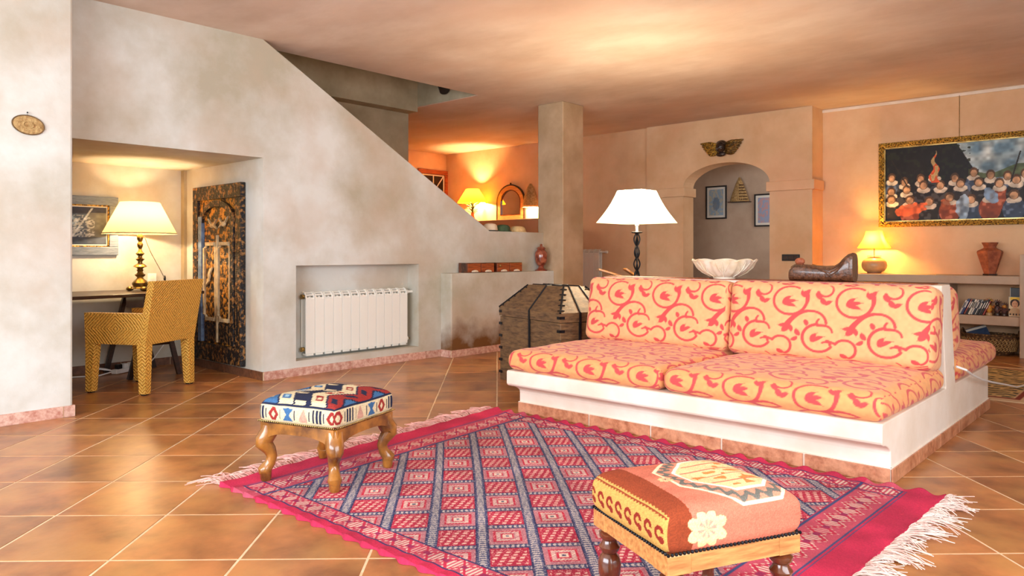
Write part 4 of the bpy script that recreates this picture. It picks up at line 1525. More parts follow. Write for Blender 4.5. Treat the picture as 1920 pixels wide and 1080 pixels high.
# ------------------------------------------------------------------ on the sofa back
TOPZ = 0.919
tl = thing('table_lamp', 'lit white square shade lamp with twisted black iron stem behind the sofa', 'lamp', (5.58, 3.60, 0.72))
MB().lathe([(0.10, 0), (0.10, 0.012), (0.03, 0.022)], 24).build('foot', IRON, tl, smooth=True)
for k in range(4):
    a0 = math.pi / 2 * k + 0.4
    pts = []
    for i in range(61):
        s = i / 60
        r = 0.007 + 0.019 * abs(math.sin(s * 5 * math.pi))
        a = a0 + s * 3.4
        pts.append((r * math.cos(a), r * math.sin(a), 0.015 + s * 0.54))
    MB().tube(pts, 0.0066, 6).build('twisted_rod', IRON, tl, smooth=True)
MB().tube([(0, 0, 0.0), (0, 0, 0.56)], 0.0056, 8).build('stem', IRON, tl, smooth=True)
MB().lathe([(0.008, 0.552), (0.045, 0.560), (0.049, 0.568), (0.045, 0.572)], 20).build('drip_pan', IRON, tl, smooth=True)
MB().lathe([(0.012, 0.570), (0.012, 0.62), (0.019, 0.625), (0.019, 0.65)], 16).build('socket', WHT, tl, smooth=True)


def square_shade(parent, hb, ht, z0, z1, m, n=10):
    """pyramidal fabric shade with gently bowed sides"""
    vs, fs = [], []
    rows = 8
    per = []
    for side in range(4):
        for k in range(n):
            t = -1 + 2 * k / n
            per.append([(1, t), (-t, 1), (-1, -t), (t, -1)][side])
    for r in range(rows + 1):
        f = r / rows
        h = hb + (ht - hb) * f - 0.012 * math.sin(f * math.pi)
        for (x, y) in per:
            vs.append((x * h, y * h, z0 + (z1 - z0) * f))
    N = len(per)
    for r in range(rows):
        for k in range(N):
            fs.append((r * N + k, r * N + (k + 1) % N, (r + 1) * N + (k + 1) % N, (r + 1) * N + k))
    sh = MB().add(vs, fs).build('shade', m, parent, smooth=True)
    return sh


square_shade(tl, 0.257, 0.122, 0.648, 0.934, SHWHITE)
bulb('bulb', (0, 0, 0.865), 78, (1.0, 0.78, 0.50), tl)

bw_ = thing('leaf_bowl', 'white ceramic cabbage leaf bowl on the sofa back', 'bowl', (4.935, 2.45, TOPZ))
nl, seg = 8, 96
vs, fs = [], []
bprof = [(0.075, 0.0), (0.08, 0.012), (0.105, 0.022), (0.145, 0.045), (0.185, 0.08), (0.210, 0.115), (0.222, 0.135)]
for k, (r, z) in enumerate(bprof):
    for i in range(seg):
        a = 2 * math.pi * i / seg
        lob = abs(math.sin(a * nl / 2))
        e = k / (len(bprof) - 1)
        rr = r * (1 + e * 0.05 * (lob - 0.5)) + 0.004 * e * math.sin(a * 24)
        zz = z + e * e * (0.014 * lob - 0.012) + 0.003 * e * math.sin(a * 17)
        vs.append((rr * math.cos(a), rr * math.sin(a), zz))
n0 = len(bprof)
for k, (r, z) in enumerate(bprof[::-1]):
    for i in range(seg):
        a = 2 * math.pi * i / seg
        lob = abs(math.sin(a * nl / 2))
        e = 1 - k / (len(bprof) - 1)
        rr = max(0.01, (r - 0.008) * (1 + e * 0.05 * (lob - 0.5)))
        vs.append((rr * math.cos(a), rr * math.sin(a), z + 0.006 + e * e * (0.014 * lob - 0.012)))
for k in range(2 * n0 - 1):
    for i in range(seg):
        j = (i + 1) % seg
        fs.append((k * seg + i, k * seg + j, (k + 1) * seg + j, (k + 1) * seg + i))
fs.append(tuple(range(seg - 1, -1, -1)))
fs.append(tuple((2 * n0 - 1) * seg + i for i in range(seg)))
MB().add(vs, fs).build('bowl', CER, bw_, smooth=True)
for k in range(nl):
    a = 2 * math.pi * (k + 0.5) / nl
    pt = lambda r, z, da=0.0: (r * math.cos(a + da), r * math.sin(a + da), z)
    MB().tube([pt(0.095, 0.018), pt(0.152, 0.046), pt(0.192, 0.08), pt(0.218, 0.122)], [0.006, 0.006, 0.005, 0.003], 6).build('leaf_rib', CER, bw_, smooth=True)
    for s in (-1, 1):
        MB().tube([pt(0.130, 0.034), pt(0.180, 0.068, s * 0.12), pt(0.214, 0.115, s * 0.22)], [0.004, 0.004, 0.002], 6).build('leaf_rib', CER, bw_, smooth=True)

# dark carved wooden piece: rounded trough with a raised carved end and a small knob
cwd = thing('carved_wood_saddle', 'glossy dark carved wooden saddle shape on the sofa back', 'carving', (4.935, 1.765, TOPZ))
sec = [(0.200, 0.010, 0.05, 0.045), (0.198, 0.0, 0.062, 0.075), (0.185, 0.0, 0.068, 0.100), (0.165, 0.0, 0.070, 0.112), (0.13, 0, 0.070, 0.112), (0.05, 0, 0.070, 0.104), (-0.03, 0, 0.070, 0.100), (-0.09, 0, 0.070, 0.104), (-0.12, 0, 0.070, 0.124), (-0.15, 0, 0.070, 0.160), (-0.175, 0, 0.068, 0.180), (-0.195, 0, 0.064, 0.186), (-0.205, 0, 0.055, 0.178)]
vs, fs = [], []
NS = 20
for (y, xo, hw_, ht_) in sec:
    for i in range(NS):
        a = 2 * math.pi * i / NS
        cx_, sz_ = math.cos(a), math.sin(a)
        x = hw_ * math.copysign(abs(cx_) ** 0.6, cx_)
        z = ht_ / 2 + ht_ / 2 * math.copysign(abs(sz_) ** 0.6, sz_)
        vs.append((x, y, z))
for k in range(len(sec) - 1):
    for i in range(NS):
        j = (i + 1) % NS
        fs.append((k * NS + i, k * NS + j, (k + 1) * NS + j, (k + 1) * NS + i))
fs += [tuple(range(NS - 1, -1, -1)), tuple((len(sec) - 1) * NS + i for i in range(NS))]
CARW = mat('carved_dark_wood', lin(112, 72, 48), lin(58, 34, 22), scale=45, rough=0.25, coat=0.6, bump=0.35, detail=6)
MB().add(vs, [q[::-1] for q in fs]).build('body', CARW, cwd, smooth=True)
MB().ball((0, 0.145, 0.128), 0.03, 14, 8, (0.8, 1.1, 0.8)).build('knob', TERR, cwd, smooth=True)
for s in (-1, 1):
    for q in range(3):
        MB().tube([(s * 0.068, 0.09 - q * 0.02, 0.106 - q * 0.004), (s * 0.072, 0.0 - q * 0.02, 0.085 - q * 0.012), (s * 0.072, -0.07, 0.075 - q * 0.02), (s * 0.071, -0.12, 0.105 - q * 0.018), (s * 0.069, -0.16, 0.145 - q * 0.01)], 0.0035, 5).build('carved_line', CARW, cwd, smooth=True)

# wooden book stand on a small table behind the lamp
stb = thing('side_table', 'small dark wooden table behind the sofa carrying the white lamp and a book stand', 'table', (5.62, 3.72, 0))
MB().box(-0.24, 0.24, -0.24, 0.24, 0.69, 0.72).build('top', DKW, stb, bevel=0.003)
for sx in (-1, 1):
    for sy in (-1, 1):
        MB().box(sx * 0.2 - 0.018, sx * 0.2 + 0.018, sy * 0.2 - 0.018, sy * 0.2 + 0.018, 0, 0.69).build('leg', DKW, stb)
bs = thing('book_stand', 'golden wooden folding book stand behind the iron lamp stem', 'book stand', (5.70, 3.84, 0.72), math.radians(-47.6))
MB().box(-0.17, 0.17, -0.10, 0.10, -0.009, 0.009).build('board', OAK, bs, bevel=0.003, loc=(-0.06, 0, 0.185), rot=(0, math.radians(17), 0))
MB().box(-0.13, 0.13, -0.10, 0.10, -0.009, 0.009).build('board', OAK, bs, bevel=0.003, loc=(0.13, 0, 0.165), rot=(0, math.radians(35), 0))
MB().prism([(-0.12, 0), (0.14, 0), (0.10, 0.17), (-0.08, 0.175)], 1, -0.06, 0.06).build('foot', DKW, bs)

# chair behind the sofa, only its hoop back shows beside the bowl
dc = thing('wooden_chair', 'dark wooden chair with rounded hoop back behind the sofa', 'chair', (6.95, 3.22, 0), math.radians(30))
for sx in (-1, 1):
    MB().tube([(sx * 0.20, -0.2, 0), (sx * 0.19, -0.19, 0.45)], 0.018, 8).build('leg', MAH, dc, smooth=True)
    MB().tube([(sx * 0.20, 0.2, 0), (sx * 0.19, 0.19, 0.45)], 0.018, 8).build('leg', MAH, dc, smooth=True)
MB().box(-0.22, 0.22, -0.22, 0.22, 0.43, 0.47).build('seat', MAH, dc, bevel=0.015)
hp = [(0.20 * math.cos(a), 0.20, 0.46 + 0.52 * math.sin(a) ** 0.7 if math.sin(a) > 0 else 0.46) for a in np.linspace(0, math.pi, 25)]
MB().tube(hp, 0.02, 8).build('hoop_back', MAH, dc, smooth=True)
MB().prism([(0.10 * c, z) for c, z in ((-1, 0.47), (1, 0.47), (1, 0.93), (0, 0.96), (-1, 0.93))], 1, 0.192, 0.208).build('splat', MAH, dc)

# ------------------------------------------------------------------ arch wall
ca_ = thing('winged_cherub', 'dark carved cherub head with gilt wings above the arch', 'wall ornament', (9.388, 4.69, 2.52), math.radians(-90))
# local x along the wall (to the viewer's right), -y into the room
hb_ = MB()
hb_.ball((0, -0.06, 0.02), 0.075, 16, 10, (0.85, 0.75, 1.05))
hb_.ball((0, -0.03, 0.07), 0.07, 14, 8, (1.05, 0.7, 0.7))
hb_.ball((0, -0.115, 0.005), 0.014, 8, 6)
hb_.ball((-0.03, -0.10, -0.005), 0.02, 8, 6)
hb_.ball((0.03, -0.10, -0.005), 0.02, 8, 6)
hb_.ball((0, -0.045, -0.075), 0.055, 12, 8, (1.3, 0.6, 0.6))
FACE = mat('dark_bronze', lin(74, 54, 42), lin(24, 18, 18), scale=14, rough=0.3, metallic=0.3, coat=0.4, bump=0.3)
hb_.build('head', FACE, ca_, smooth=True)
for s in (-1, 1):
    wing = MB()
    for row, (n, ln, wdt, zoff) in enumerate(((6, 0.26, 0.038, 0.0), (5, 0.19, 0.034, 0.02), (4, 0.12, 0.030, 0.035))):
        for k in range(n):
            f = k / (n - 1)
            a = math.radians(-20 + 24 * f)
            x0, z0 = s * (0.055 + 0.01 * row), -0.045 + 0.10 * f + zoff * 0.4
            L_ = ln * (0.55 + 0.45 * f)
            pts = [(x0 + s * L_ * t * math.cos(a), -0.015 - 0.012 * row - 0.02 * math.sin(t * 2.5), z0 + L_ * t * math.sin(a) + 0.025 * t * t) for t in (0, 0.3, 0.6, 0.85, 1)]
            wing.tube(pts, [wdt * 0.5, wdt * 0.75, wdt * 0.75, wdt * 0.55, wdt * 0.15], 8)
    wing.build('wing', GOLD if s < 0 else mat('antique_gilt', lin(150, 112, 48), lin(40, 28, 14), scale=40, rough=0.35, metallic=0.5, bump=0.6), ca_, smooth=True)

sw = thing('light_switch', 'black triple light switch beside the arched doorway', 'switch', (9.388, 3.748, 1.045), math.radians(-90))
MB().box(-0.115, 0.115, -0.012, 0, -0.042, 0.042).build('plate', BLK, sw, bevel=0.004)
for k in range(3):
    MB().box(-0.095 + 0.067 * k, -0.040 + 0.067 * k, -0.018, -0.010, -0.026, 0.026).build('rocker', DKW, sw, bevel=0.003)


def print_a(u, v):
    n = vnoise(u, v, 14, 41)
    c = np.tile(np.array((150, 172, 190), float), (len(u), 1))
    c = mixc(c, (196, 186, 160), (n > 0.55) * 0.7)
    c = mixc(c, (96, 116, 140), (np.hypot(u - 0.5, v - 0.45) < 0.2 + 0.1 * n) * 0.6)
    return c


def print_b(u, v):
    n = vnoise(u, v, 14, 43)
    c = np.tile(np.array((150, 162, 190), float), (len(u), 1))
    c = mixc(c, (206, 150, 140), (n + 0.3 * v > 0.65) * 0.7)
    return c


framed('framed_print', 'pale blue print in a black frame beside the hanging straw cone', (10.995, 5.594, 1.916), 0.36, 0.53, 0.022, 0.025, BLK, 0.035, print_a, math.radians(-90), group='corridor prints')
framed('framed_print', 'pink and blue print in a black frame half hidden by the arch', (10.995, 4.78, 1.762), 0.35, 0.50, 0.022, 0.025, BLK, 0.035, print_b, math.radians(-90), group='corridor prints')
hc = thing('straw_cone', 'straw cone with woven rows hanging on the corridor wall', 'wall ornament', (10.99, 5.165, 1.905), math.radians(-90))
m = MB().lathe([(0.155, 0.0), (0.150, 0.03), (0.11, 0.15), (0.06, 0.28), (0.012, 0.38)], 20)
m.v = [(p[0], p[1] * 0.5 - 0.08, p[2]) for p in m.v]
m.build('cone', STRAW, hc, smooth=True)
for k in range(6):
    z = 0.03 + 0.045 * k
    r = 0.155 - z * 0.36
    q = MB()
    for j in range(6):
        a = -0.2 - 0.22 * j
        q.ball((r * math.cos(a), r * math.sin(a) * 0.5 - 0.08, z), 0.013, 6, 4)
    q.build('bead_row', BASK, hc)
MB().box(-0.16, 0.16, -0.16, 0.0, -0.012, 0.0).build('base', DKW, hc)

# ------------------------------------------------------------------ masonry shelf below the painting and what stands on it
ms = thing('masonry_shelf', 'long plaster shelf unit with two boards below the painting', 'shelf', (0, 0, 0))
MB().box(9.33, 9.748, -1.0, 2.985, 0.768, 0.858).build('top_slab', PLG, ms, bevel=0.008)
MB().box(9.36, 9.748, -0.98, 2.0, 0.326, 0.426).build('lower_slab', PLG, ms, bevel=0.008)
MB().box(9.30, 9.748, 1.165, 1.305, 0, 1.09).build('upright', PLG, ms, bevel=0.008)
MB().box(9.36, 9.748, 1.96, 2.08, 0, 0.77).build('upright', PLG, ms, bevel=0.008)
MB().box(9.36, 9.748, 2.86, 2.96, 0, 0.77).build('upright', PLG, ms, bevel=0.008)

pl_ = thing('pot_lamp', 'lit yellow square shade lamp with a round ochre pot base on the shelf', 'lamp', (9.55, 2.80, 0.858))
MB().lathe([(0.075, 0), (0.078, 0.012), (0.11, 0.03), (0.135, 0.065), (0.142, 0.10), (0.135, 0.14), (0.11, 0.17), (0.075, 0.188), (0.07, 0.195), (0.02, 0.20)], 32).build('pot', POT, pl_, smooth=True)
MB().lathe([(0.078, 0.0), (0.078, 0.010)], 32).build('foot_ring', TERR, pl_)
MB().tube([(0, 0, 0.19), (0, 0, 0.30)], 0.008, 8).build('neck', BRASS, pl_, smooth=True)
MB().lathe([(0.078, 0.206), (0.078, 0.212)], 24).build('collar', BRASS, pl_)
square_shade(pl_, 0.150, 0.072, 0.305, 0.508, SHYEL)
bulb('bulb', (0, 0, 0.39), 32, (1.0, 0.56, 0.14), pl_)

vz = thing('faceted_vase', 'terracotta faceted vase with flared neck on the shelf', 'vase', (9.52, 1.605, 0.858))
MB().lathe([(0.065, 0), (0.068, 0.015), (0.060, 0.02), (0.128, 0.235), (0.132, 0.255), (0.125, 0.27), (0.065, 0.30), (0.062, 0.315), (0.085, 0.36), (0.075, 0.362), (0.055, 0.32), (0.02, 0.318)], 6, flute=lambda a, z, k: 1.0).build('body', TERR, vz)
MB().lathe([(0.072, 0), (0.072, 0.018)], 6).build('base', DKW, vz)

# long painting: dark crowd under trees, invented composition
def crowd(u, v):
    n = len(u)
    x, y = u * 2.04, v
    N1, N2 = vnoise(x, y, 9, 51), vnoise(x, y, 26, 52)
    c = np.tile(np.array((22, 20, 24), float), (n, 1))
    sky = (v > 0.62 + 0.10 * (N1 - 0.5) - 0.12 * (u > 0.5)) & (u > 0.40 + 0.25 * (0.95 - v)) & (u < 0.90)
    skyc = mixc(np.tile(np.array((96, 124, 140), float), (n, 1)), (190, 200, 196), np.clip(N1 * 1.6 - 0.5, 0, 1))
    c[sky] = skyc[sky]
    land = (v > 0.52) & (v < 0.63 + 0.05 * np.sin(u * 20)) & (u > 0.45)
    c = mixc(c, (66, 80, 40), land * 0.8)
    tree = (np.hypot((u - 0.80) * 2.4, v - 0.80) < 0.16 + 0.1 * (N2 - 0.5)) | ((u < 0.46) & (N2 > 0.72) & (v > 0.5))
    c = mixc(c, (26, 32, 22), tree * 0.85)
    rs_ = np.random.default_rng(5)
    # rows of sitters: dark coats, white collars, faces, sashes
    k = 0
    for row, (yy, sc) in enumerate(((0.56, 0.062), (0.44, 0.068), (0.28, 0.075))):
        for px in np.linspace(0.03, 0.98, 12 - row):
            k += 1
            fx = px * 2.04 + rs_.uniform(-0.03, 0.03)
            fy = yy + rs_.uniform(-0.04, 0.04)
            coat = ((x - fx) / (sc * 1.5)) ** 2 + ((y - fy + 0.17) / 0.15) ** 2 < 1
            cc = [(24, 22, 28), (36, 30, 28), (60, 74, 96), (20, 20, 24), (44, 38, 40), (150, 66, 34)][rs_.integers(0, 6)]
            c = mixc(c, cc, coat * 0.95)
            c = mixc(c, tuple(min(255, q + 60) for q in cc), coat * (N2 > 0.62) * 0.5)
            ruff = ((x - fx) / (sc * 1.05)) ** 2 + ((y - fy + 0.055) / 0.042) ** 2 < 1 + 0.5 * (N2 - 0.5)
            c = mixc(c, (216, 200, 176), ruff * 0.95)
            hair = ((x - fx) / (sc * 0.72)) ** 2 + ((y - fy - 0.012) / 0.062) ** 2 < 1
            c = mixc(c, (86, 58, 36), hair * 0.95)
            fc = ((x - fx) / (sc * 0.52)) ** 2 + ((y - fy) / 0.045) ** 2 < 1
            c = mixc(c, (206, 158, 116), fc * (0.7 + 0.3 * N2))
    for (px, py, w, h, col, sl_) in ((0.14, 0.16, 0.20, 0.075, (222, 104, 56), 0.2), (0.42, 0.16, 0.07, 0.16, (158, 178, 194), 0.0), (0.80, 0.13, 0.085, 0.14, (218, 96, 48), 0.0), (0.33, 0.20, 0.06, 0.08, (176, 88, 46), 0.0), (0.56, 0.30, 0.07, 0.10, (130, 156, 184), -0.5), (0.88, 0.38, 0.10, 0.045, (196, 202, 208), -0.3)):
        m_ = ((x - px * 2.04) / w) ** 2 + ((y - py - sl_ * (x - px * 2.04)) / h) ** 2 < 1 + 0.7 * (N2 - 0.5)
        c = mixc(c, col, m_ * (0.65 + 0.5 * N2))
    # furled flag and pikes
    fl_ = (np.abs(x - 0.56 - 0.02 * np.sin(y * 30)) < 0.045 * np.clip((0.92 - y) * 3, 0, 1)) & (y > 0.50) & (y < 0.92)
    c = mixc(c, (206, 84, 40), fl_ * (N2 > 0.4) + 0.0)
    c = mixc(c, (226, 186, 120), fl_ * (N2 <= 0.4) * 0.9)
    for (px, s_) in ((0.66, 0.25), (0.12, -0.5), (0.92, 0.15)):
        c = mixc(c, (34, 28, 24), (np.abs(x - px * 2.04 - s_ * (y - 0.5)) < 0.008) & (y > 0.45) & (y < 0.83))
    c = mixc(c, (96, 52, 30), (u > 0.86) * (v > 0.16) * (v < 0.22) * 0.9)
    return c * (0.80 + 0.4 * N2)[:, None]


pt_ = framed('painting', 'long dark group painting in a carved gilt frame', (9.748, 1.75, 1.928), 2.09, 1.02, 0.062, 0.05, GOLD, 0.0, crowd, math.radians(-90), res=0.005, cat='painting', inner=BRASS)
for s in (-1, 1):
    for z in (0.508, -0.508):
        MB().tube([(-1.04 + 2.08 * i / 60, -0.05 - 0.006 * math.sin(i * 1.9), z - math.copysign(0.03, z) + 0.012 * math.sin(i * 2.6)) for i in range(61)], 0.010, 6).build('carved_edge', GOLD, pt_, smooth=True) if s > 0 else None
for s in (-1, 1):
    MB().tube([(s * (1.045 - 0.03) + 0.012 * math.sin(i * 2.6), -0.052, -0.50 + i / 30) for i in range(31)], 0.010, 6).build('carved_edge', GOLD, pt_, smooth=True)
MB().tube([(-0.19, -0.012, 0.51), (-0.19, -0.012, 0.985)], 0.003, 5).build('hanging_wire', BRASS, pt_)

# books and discs leaning on the lower board
books = [((196, 190, 180), 0.016), ((44, 62, 110), 0.022), ((150, 70, 52), 0.014), ((34, 36, 40), 0.020), ((222, 214, 196), 0.018), ((206, 200, 190), 0.014), ((52, 58, 70), 0.016), ((180, 176, 170), 0.010), ((30, 32, 38), 0.018), ((44, 44, 50), 0.016), ((28, 28, 30), 0.016), ((150, 60, 54), 0.012)]
names = ['whitish', 'blue', 'brick red', 'black', 'ivory', 'cream', 'slate', 'silver grey', 'dark navy', 'charcoal', 'jet black', 'crimson']
y = 1.875
for (rgb, w), nm in zip(books, names):
    bk = thing('book', nm + ' spined book leaning in the row on the lower shelf board', 'book', (9.46, y, 0.428), 0, 'leaning books on the lower shelf')
    bm = mat('cover_' + nm.replace(' ', '_'), lin(*rgb), rough=0.5)
    h = random.uniform(0.165, 0.19)
    ang = math.radians(24)
    MB().box(-0.06, 0.06, -w / 2, w / 2, 0.004, h).build('cover', bm, bk, bevel=0.001, rot=(-ang * -1, 0, 0))
    MB().box(-0.056, 0.062, -w / 2 + 0.0025, w / 2 - 0.0025, 0.007, h + 0.001).build('pages', WHTF, bk, rot=(ang, 0, 0))
    MB().box(-0.0615, -0.0595, -w * 0.25, w * 0.25, h * 0.45, h * 0.85).build('spine_title', WHTF if sum(rgb) < 300 else BLK, bk, rot=(ang, 0, 0))
    y -= w / math.cos(ang) + 0.0025
FIGR = mat('figurine_red', lin(168, 60, 40), lin(214, 170, 60), scale=30, rough=0.4)
FIGD = mat('figurine_dark', lin(40, 38, 44), lin(110, 70, 60), scale=30, rough=0.4)


def figurine(loc, label, m1, m2, hgt):
    t = thing('figurine', label, 'figurine', loc, 0, 'small figurines on the lower shelf')
    MB().lathe([(0.032, 0), (0.034, 0.02), (0.028, 0.03)], 12).build('base', POT if m1 is FIGR else DKW, t, smooth=True)
    MB().lathe([(0.022, 0.03), (0.03, 0.05), (0.034, 0.08 * hgt), (0.018, 0.105 * hgt)], 12).build('body', m1, t, smooth=True)
    MB().ball((0, 0, 0.125 * hgt), 0.022, 10, 6).build('head', m2, t, smooth=True)
    for s in (-1, 1):
        MB().tube([(0, s * 0.025, 0.09 * hgt), (-0.01, s * 0.045, 0.075 * hgt), (-0.02, s * 0.05, 0.10 * hgt)], 0.008, 6).build('arm', m1, t, smooth=True)
    q = MB()
    for k in range(7):
        a = math.pi * (k / 6 - 0.5)
        q.tube([(0, 0, 0.14 * hgt), (0, 0.045 * math.sin(a), 0.14 * hgt + 0.035 * math.cos(a))], [0.007, 0.003], 5)
    q.build('headdress', m1, t)


figurine((9.45, 1.602, 0.426), 'red and gold figurine with feathered headdress on the lower shelf', FIGR, POT, 1.12)
figurine((9.47, 1.528, 0.426), 'dark figurine with raised arms on the lower shelf', FIGD, DKW, 1.0)
figurine((9.45, 1.462, 0.426), 'small dark reddish figurine beside the portrait box', FIGD, FIGR, 0.8)


def portrait(u, v):
    c = np.tile(np.array((222, 200, 160), float), (len(u), 1))
    c = mixc(c, (236, 196, 70), (v > 0.86) & (u > 0.1) & (u < 0.9))
    c = mixc(c, (54, 36, 30), ((u - 0.5) / 0.40) ** 2 + ((v - 0.68) / 0.22) ** 2 < 1)
    c = mixc(c, (214, 160, 120), ((u - 0.5) / 0.25) ** 2 + ((v - 0.62) / 0.20) ** 2 < 1)
    c = mixc(c, (196, 160, 120), ((u - 0.5) / 0.5) ** 2 + ((v - 0.22) / 0.22) ** 2 < 1)
    c = mixc(c, (90, 60, 48), (np.abs(v - 0.66) < 0.02) & (np.abs(np.abs(u - 0.5) - 0.1) < 0.05))
    c = mixc(c, (150, 70, 60), (np.abs(v - 0.52) < 0.02) & (np.abs(u - 0.5) < 0.08))
    c = mixc(c, (60, 40, 34), (np.abs(v - 0.1) < 0.04) & (np.abs((u * 4) % 1 - 0.5) < 0.25))
    return c


bx = thing('picture_box', 'box with a portrait photograph printed on its front beside the figurines', 'box', (9.44, 1.365, 0.426), math.radians(-90))
MB().box(-0.056, 0.056, 0.0, 0.09, 0, 0.21).build('case', mat('pale_blue_card', lin(176, 196, 200), rough=0.5), bx, bevel=0.002)
u, v, F = grid(30, 44)
npmesh('cover_print', np.stack([(u / 30 - 0.5) * 0.108, np.full(len(u), -0.0015), v / 44 * 0.205 + 0.002], 1), F, PAINT, bx, portrait(u / 30, v / 44), False)
bb_ = thing('black_case', 'black case standing on top of the portrait box', 'case', (9.46, 1.36, 0.636), math.radians(-90))
MB().box(-0.05, 0.05, 0.0, 0.05, 0, 0.095).build('case', BLK, bb_, bevel=0.003)
MB().box(-0.05, -0.047, -0.001, 0.051, 0, 0.096).build('edge_label', WHTF, bb_)

# basket on the floor below
bk = thing('wicker_basket', 'low oval wicker basket under the lower shelf board', 'basket', (9.52, 1.60, 0))
e = lambda a, z, k: 1.0
m = MB().lathe([(0.16, 0.0), (0.19, 0.03), (0.225, 0.11), (0.24, 0.20), (0.242, 0.225), (0.230, 0.225), (0.215, 0.12), (0.17, 0.03), (0.02, 0.025)], 36)
m.v = [(p[0] * 0.72, p[1] * 1.12, p[2]) for p in m.v]
m.build('body', BASK, bk, smooth=True)
for z in (0.215, 0.19):
    MB().tube([(0.243 * 0.72 * math.cos(a), 0.243 * 1.12 * math.sin(a), z + 0.006 * math.sin(a * 30)) for a in np.linspace(0, 2 * math.pi, 73)], 0.010, 6).build('rim', BASK, bk, smooth=True)
for row in range(4):
    for dirn in (-1, 1):
        q = MB()
        for k in range(44):
            a = 2 * math.pi * (k + 0.25 * row) / 44
            r0, r1 = 0.205 + row * 0.009, 0.214 + row * 0.009
            q.tube([(r0 * 0.735 * math.cos(a), r0 * 1.14 * math.sin(a), 0.045 + row * 0.035), (r1 * 0.735 * math.cos(a + dirn * 0.12), r1 * 1.14 * math.sin(a + dirn * 0.12), 0.08 + row * 0.035)], 0.004, 4)
        q.build('lattice', STRAW, bk)['kind'] = 'stuff'
for s in (-1, 1):
    MB().tube([(0.06 * math.cos(t) , s * 0.265, 0.215 + 0.05 * math.sin(t)) for t in np.linspace(0, math.pi, 9)], 0.010, 6).build('handle', BASK, bk, smooth=True)
mg = thing('magazine', 'blue magazine sticking out of the wicker basket', 'magazine', (9.45, 1.70, 0.215), math.radians(-75))
mo = MB().box(-0.10, 0.10, -0.004, 0.004, -0.08, 0.11).build('cover', mat('magazine_blue', lin(64, 88, 124), lin(40, 52, 76), scale=6, rough=0.35), mg, rot=(math.radians(-50), math.radians(-20), 0))
MB().box(-0.10, 0.10, -0.0055, -0.0035, 0.07, 0.10).build('title_strip', WHTF, mg, rot=(math.radians(-50), math.radians(-20), 0))

# ------------------------------------------------------------------ hall beyond the parapet
hl = thing('palm_lamp', 'lit golden shade lamp with green pineapple leaf stem in the hall', 'lamp', (9.2, 9.345, 1.66))
MB().lathe([(0.09, 0.0), (0.095, 0.02), (0.05, 0.05), (0.03, 0.09), (0.028, 0.16)], 20).build('base', TERR, hl, smooth=True)
MB().tube([(0, 0, 0.10), (0, 0, 0.34)], 0.018, 10).build('stem', GREEN, hl, smooth=True)
for k in range(14):
    a = 2.4 * k
    z = 0.13 + 0.012 * k
    MB().tube([(0, 0, z), (0.05 * math.cos(a), 0.05 * math.sin(a), z + 0.03), (0.11 * math.cos(a), 0.11 * math.sin(a), z + 0.06), (0.13 * math.cos(a), 0.13 * math.sin(a), z + 0.05)], [0.016, 0.014, 0.008, 0.002], 6, flat=0.4).build('leaf', GREEN, hl, smooth=True)
MB().lathe([(0.27, 0.33), (0.115, 0.575)], 36, caps=False).build('shade', SHGOLD, hl, smooth=True)
bulb('bulb', (0, 0, 0.43), 85, (1.0, 0.64, 0.28), hl)

mi = thing('arched_mirror', 'arched mirror in a stepped wooden frame on the hall wall', 'mirror', (9.446, 8.64, 1.66), math.radians(-90))
mw, mh = 0.33, 0.32


def archpts(w, h0, rise, n=20):
    return [(-w, 0), (w, 0)] + [(w * math.cos(a), h0 + rise * math.sin(a)) for a in np.linspace(0, math.pi, n)]


def ring(parent, name, w0, w1, h, r0, r1, zb0, zb1, d, m):
    q = MB()
    A = [(w0 * math.cos(a), h + r0 * math.sin(a)) for a in np.linspace(0, math.pi, 21)]
    Bq = [(w1 * math.cos(a), h + r1 * math.sin(a)) for a in np.linspace(0, math.pi, 21)]
    A = [(w0, zb0)] + A + [(-w0, zb0)]
    Bq = [(w1, zb1)] + Bq + [(-w1, zb1)]
    for k in range(len(A) - 1):
        q.prism([A[k], A[k + 1], Bq[k + 1], Bq[k]], 1, -d, 0)
    q.prism([A[-1], A[0], Bq[0], Bq[-1]], 1, -d, 0)
    q.build(name, m, parent)


ring(mi, 'outer_frame', 0.33, 0.31, mh, 0.31, 0.29, 0.0, 0.02, 0.035, DKW)
ring(mi, 'frame', 0.31, 0.235, mh, 0.29, 0.215, 0.02, 0.10, 0.028, OAK2)
ring(mi, 'inner_bead', 0.235, 0.222, mh, 0.215, 0.202, 0.10, 0.113, 0.034, MAH)
MB().prism([(x, z + 0.10) for x, z in archpts(0.23, mh - 0.10, 0.21)], 1, -0.012, -0.002).build('glass', GLASSY, mi)
MB().ball((0, -0.02, mh + 0.325), 0.016, 8, 6).build('finial', MAH, mi, smooth=True)

sc = thing('woven_sconce', 'woven cone wall light glowing beside the column', 'wall light', (9.446, 8.10, 1.87), math.radians(-90))
m = MB().lathe([(0.15, 0.0), (0.145, 0.05), (0.11, 0.2), (0.06, 0.33), (0.02, 0.39)], 20, caps=False)
m.v = [(p[0], p[1] * 0.75 - 0.12, p[2]) for p in m.v]
m.build('cone', STRAW, sc, smooth=True)
for k in range(6):
    z = 0.02 + 0.055 * k
    r = 0.155 - z * 0.32
    MB().tube([(r * math.cos(a), r * 0.75 * math.sin(a) - 0.12, z) for a in np.linspace(0, 2 * math.pi, 25)], 0.006, 5).build('band', OAK2, sc, smooth=True)
MB().box(-0.03, 0.03, -0.03, 0, 0.05, 0.2).build('bracket', IRON, sc)
bulb('bulb', (0, -0.12, 0.02), 34, (1.0, 0.70, 0.38), sc)

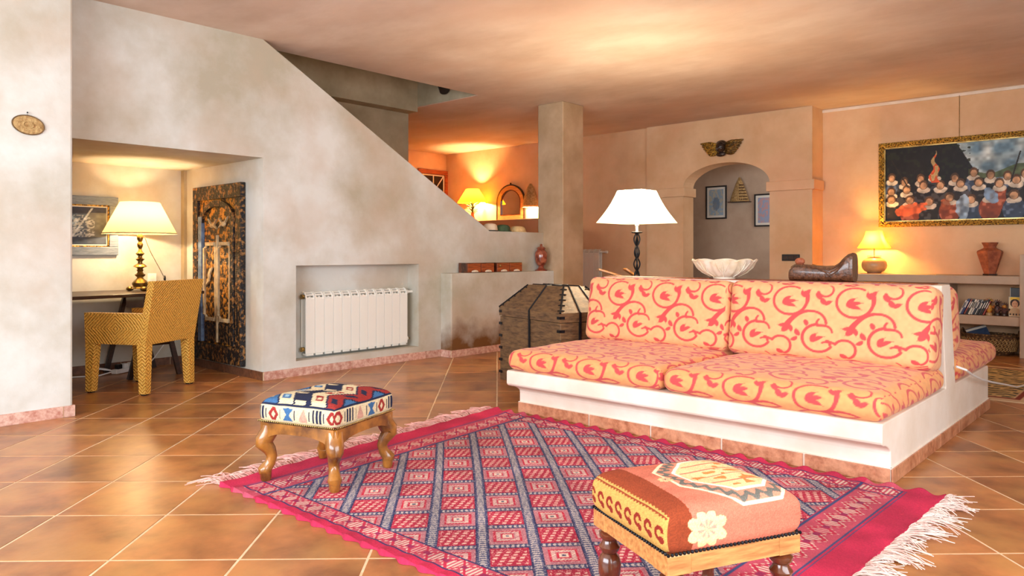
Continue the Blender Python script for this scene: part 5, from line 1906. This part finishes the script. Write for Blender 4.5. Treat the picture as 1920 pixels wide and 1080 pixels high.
wn_ = thing('shuttered_window', 'reddish wooden window with crossed glazing bars on the hall end wall', 'window', (9.10, 10.298, 2.30))
for (x0, x1, z0, z1) in ((-0.36, 0.36, 0.26, 0.34), (-0.36, 0.36, -0.5, -0.42), (-0.36, -0.28, -0.42, 0.26), (0.28, 0.36, -0.42, 0.26)):
    MB().box(x0, x1, -0.04, 0, z0, z1).build('frame', REDW, wn_, bevel=0.004)
MB().box(-0.28, 0.28, -0.012, -0.004, -0.42, 0.26).build('pane', mat('night_pane', lin(40, 34, 34), rough=0.1), wn_)
for (x0, z0, x1, z1) in ((-0.26, 0.24, 0.26, 0.24), (0.26, 0.24, 0.26, -0.4), (-0.26, 0.24, -0.26, -0.4), (-0.26, -0.08, 0.26, -0.08), (-0.26, 0.24, 0.0, -0.08), (0.26, 0.24, 0.0, -0.08), (0.0, 0.24, 0.0, -0.4), (-0.26, -0.4, 0.0, -0.08), (0.26, -0.4, 0, -0.08)):
    MB().tube([(x0, -0.022, z0), (x1, -0.022, z1)], 0.012, 4).build('glazing_bar', WHTF, wn_)


def hat(loc, label, crown, brim, m1, m2, hgt, rz=0):
    t = thing('hat', label, 'hat', loc, rz, 'hats on the parapet')
    MB().lathe([(crown * 1.02, 0.012), (crown, 0.03), (crown * 0.92, hgt * 0.7), (crown * 0.7, hgt * 0.93), (crown * 0.3, hgt), (0.004, hgt)], 24).build('crown', m1, t, smooth=True)
    MB().lathe([(crown * 0.95, 0.010), (crown, 0.016), (brim, 0.006), (brim, 0.0), (crown * 0.9, 0.0)], 28).build('brim', m2, t, smooth=True)


HATW = mat('ivory_felt', lin(232, 214, 186), lin(216, 190, 158), scale=10, rough=0.85)
HATG = mat('green_felt', lin(72, 98, 66), lin(34, 48, 34), scale=9, rough=0.85)
HATS = mat('pale_straw', lin(230, 200, 146), lin(206, 168, 110), scale=40, rough=0.8, bump=0.4)
hat((6.215, 6.02, 1.355), 'ivory cap with dark brim on the parapet foot', 0.088, 0.105, HATW, BLK, 0.095)
hat((6.43, 6.02, 1.355), 'green felt cap between the ivory cap and the straw hat', 0.09, 0.108, HATG, HATG, 0.085)
hat((6.69, 6.02, 1.355), 'pale straw hat on the parapet nearest the column', 0.10, 0.112, HATS, HATS, 0.075)

sp = thing('spotlight', 'black spotlight fixed high in the stairwell opening', 'spotlight', (6.125, 6.66, 3.12), math.radians(-90))
MB().tube([(0, 0.0, 0.0), (0, -0.05, -0.01)], 0.018, 8).build('bracket', BLK, sp)
MB().tube([(-0.06, -0.06, 0.06), (0.0, -0.075, 0.0), (0.05, -0.09, -0.06)], [0.05, 0.058, 0.062], 16).build('housing', BLK, sp, smooth=True)
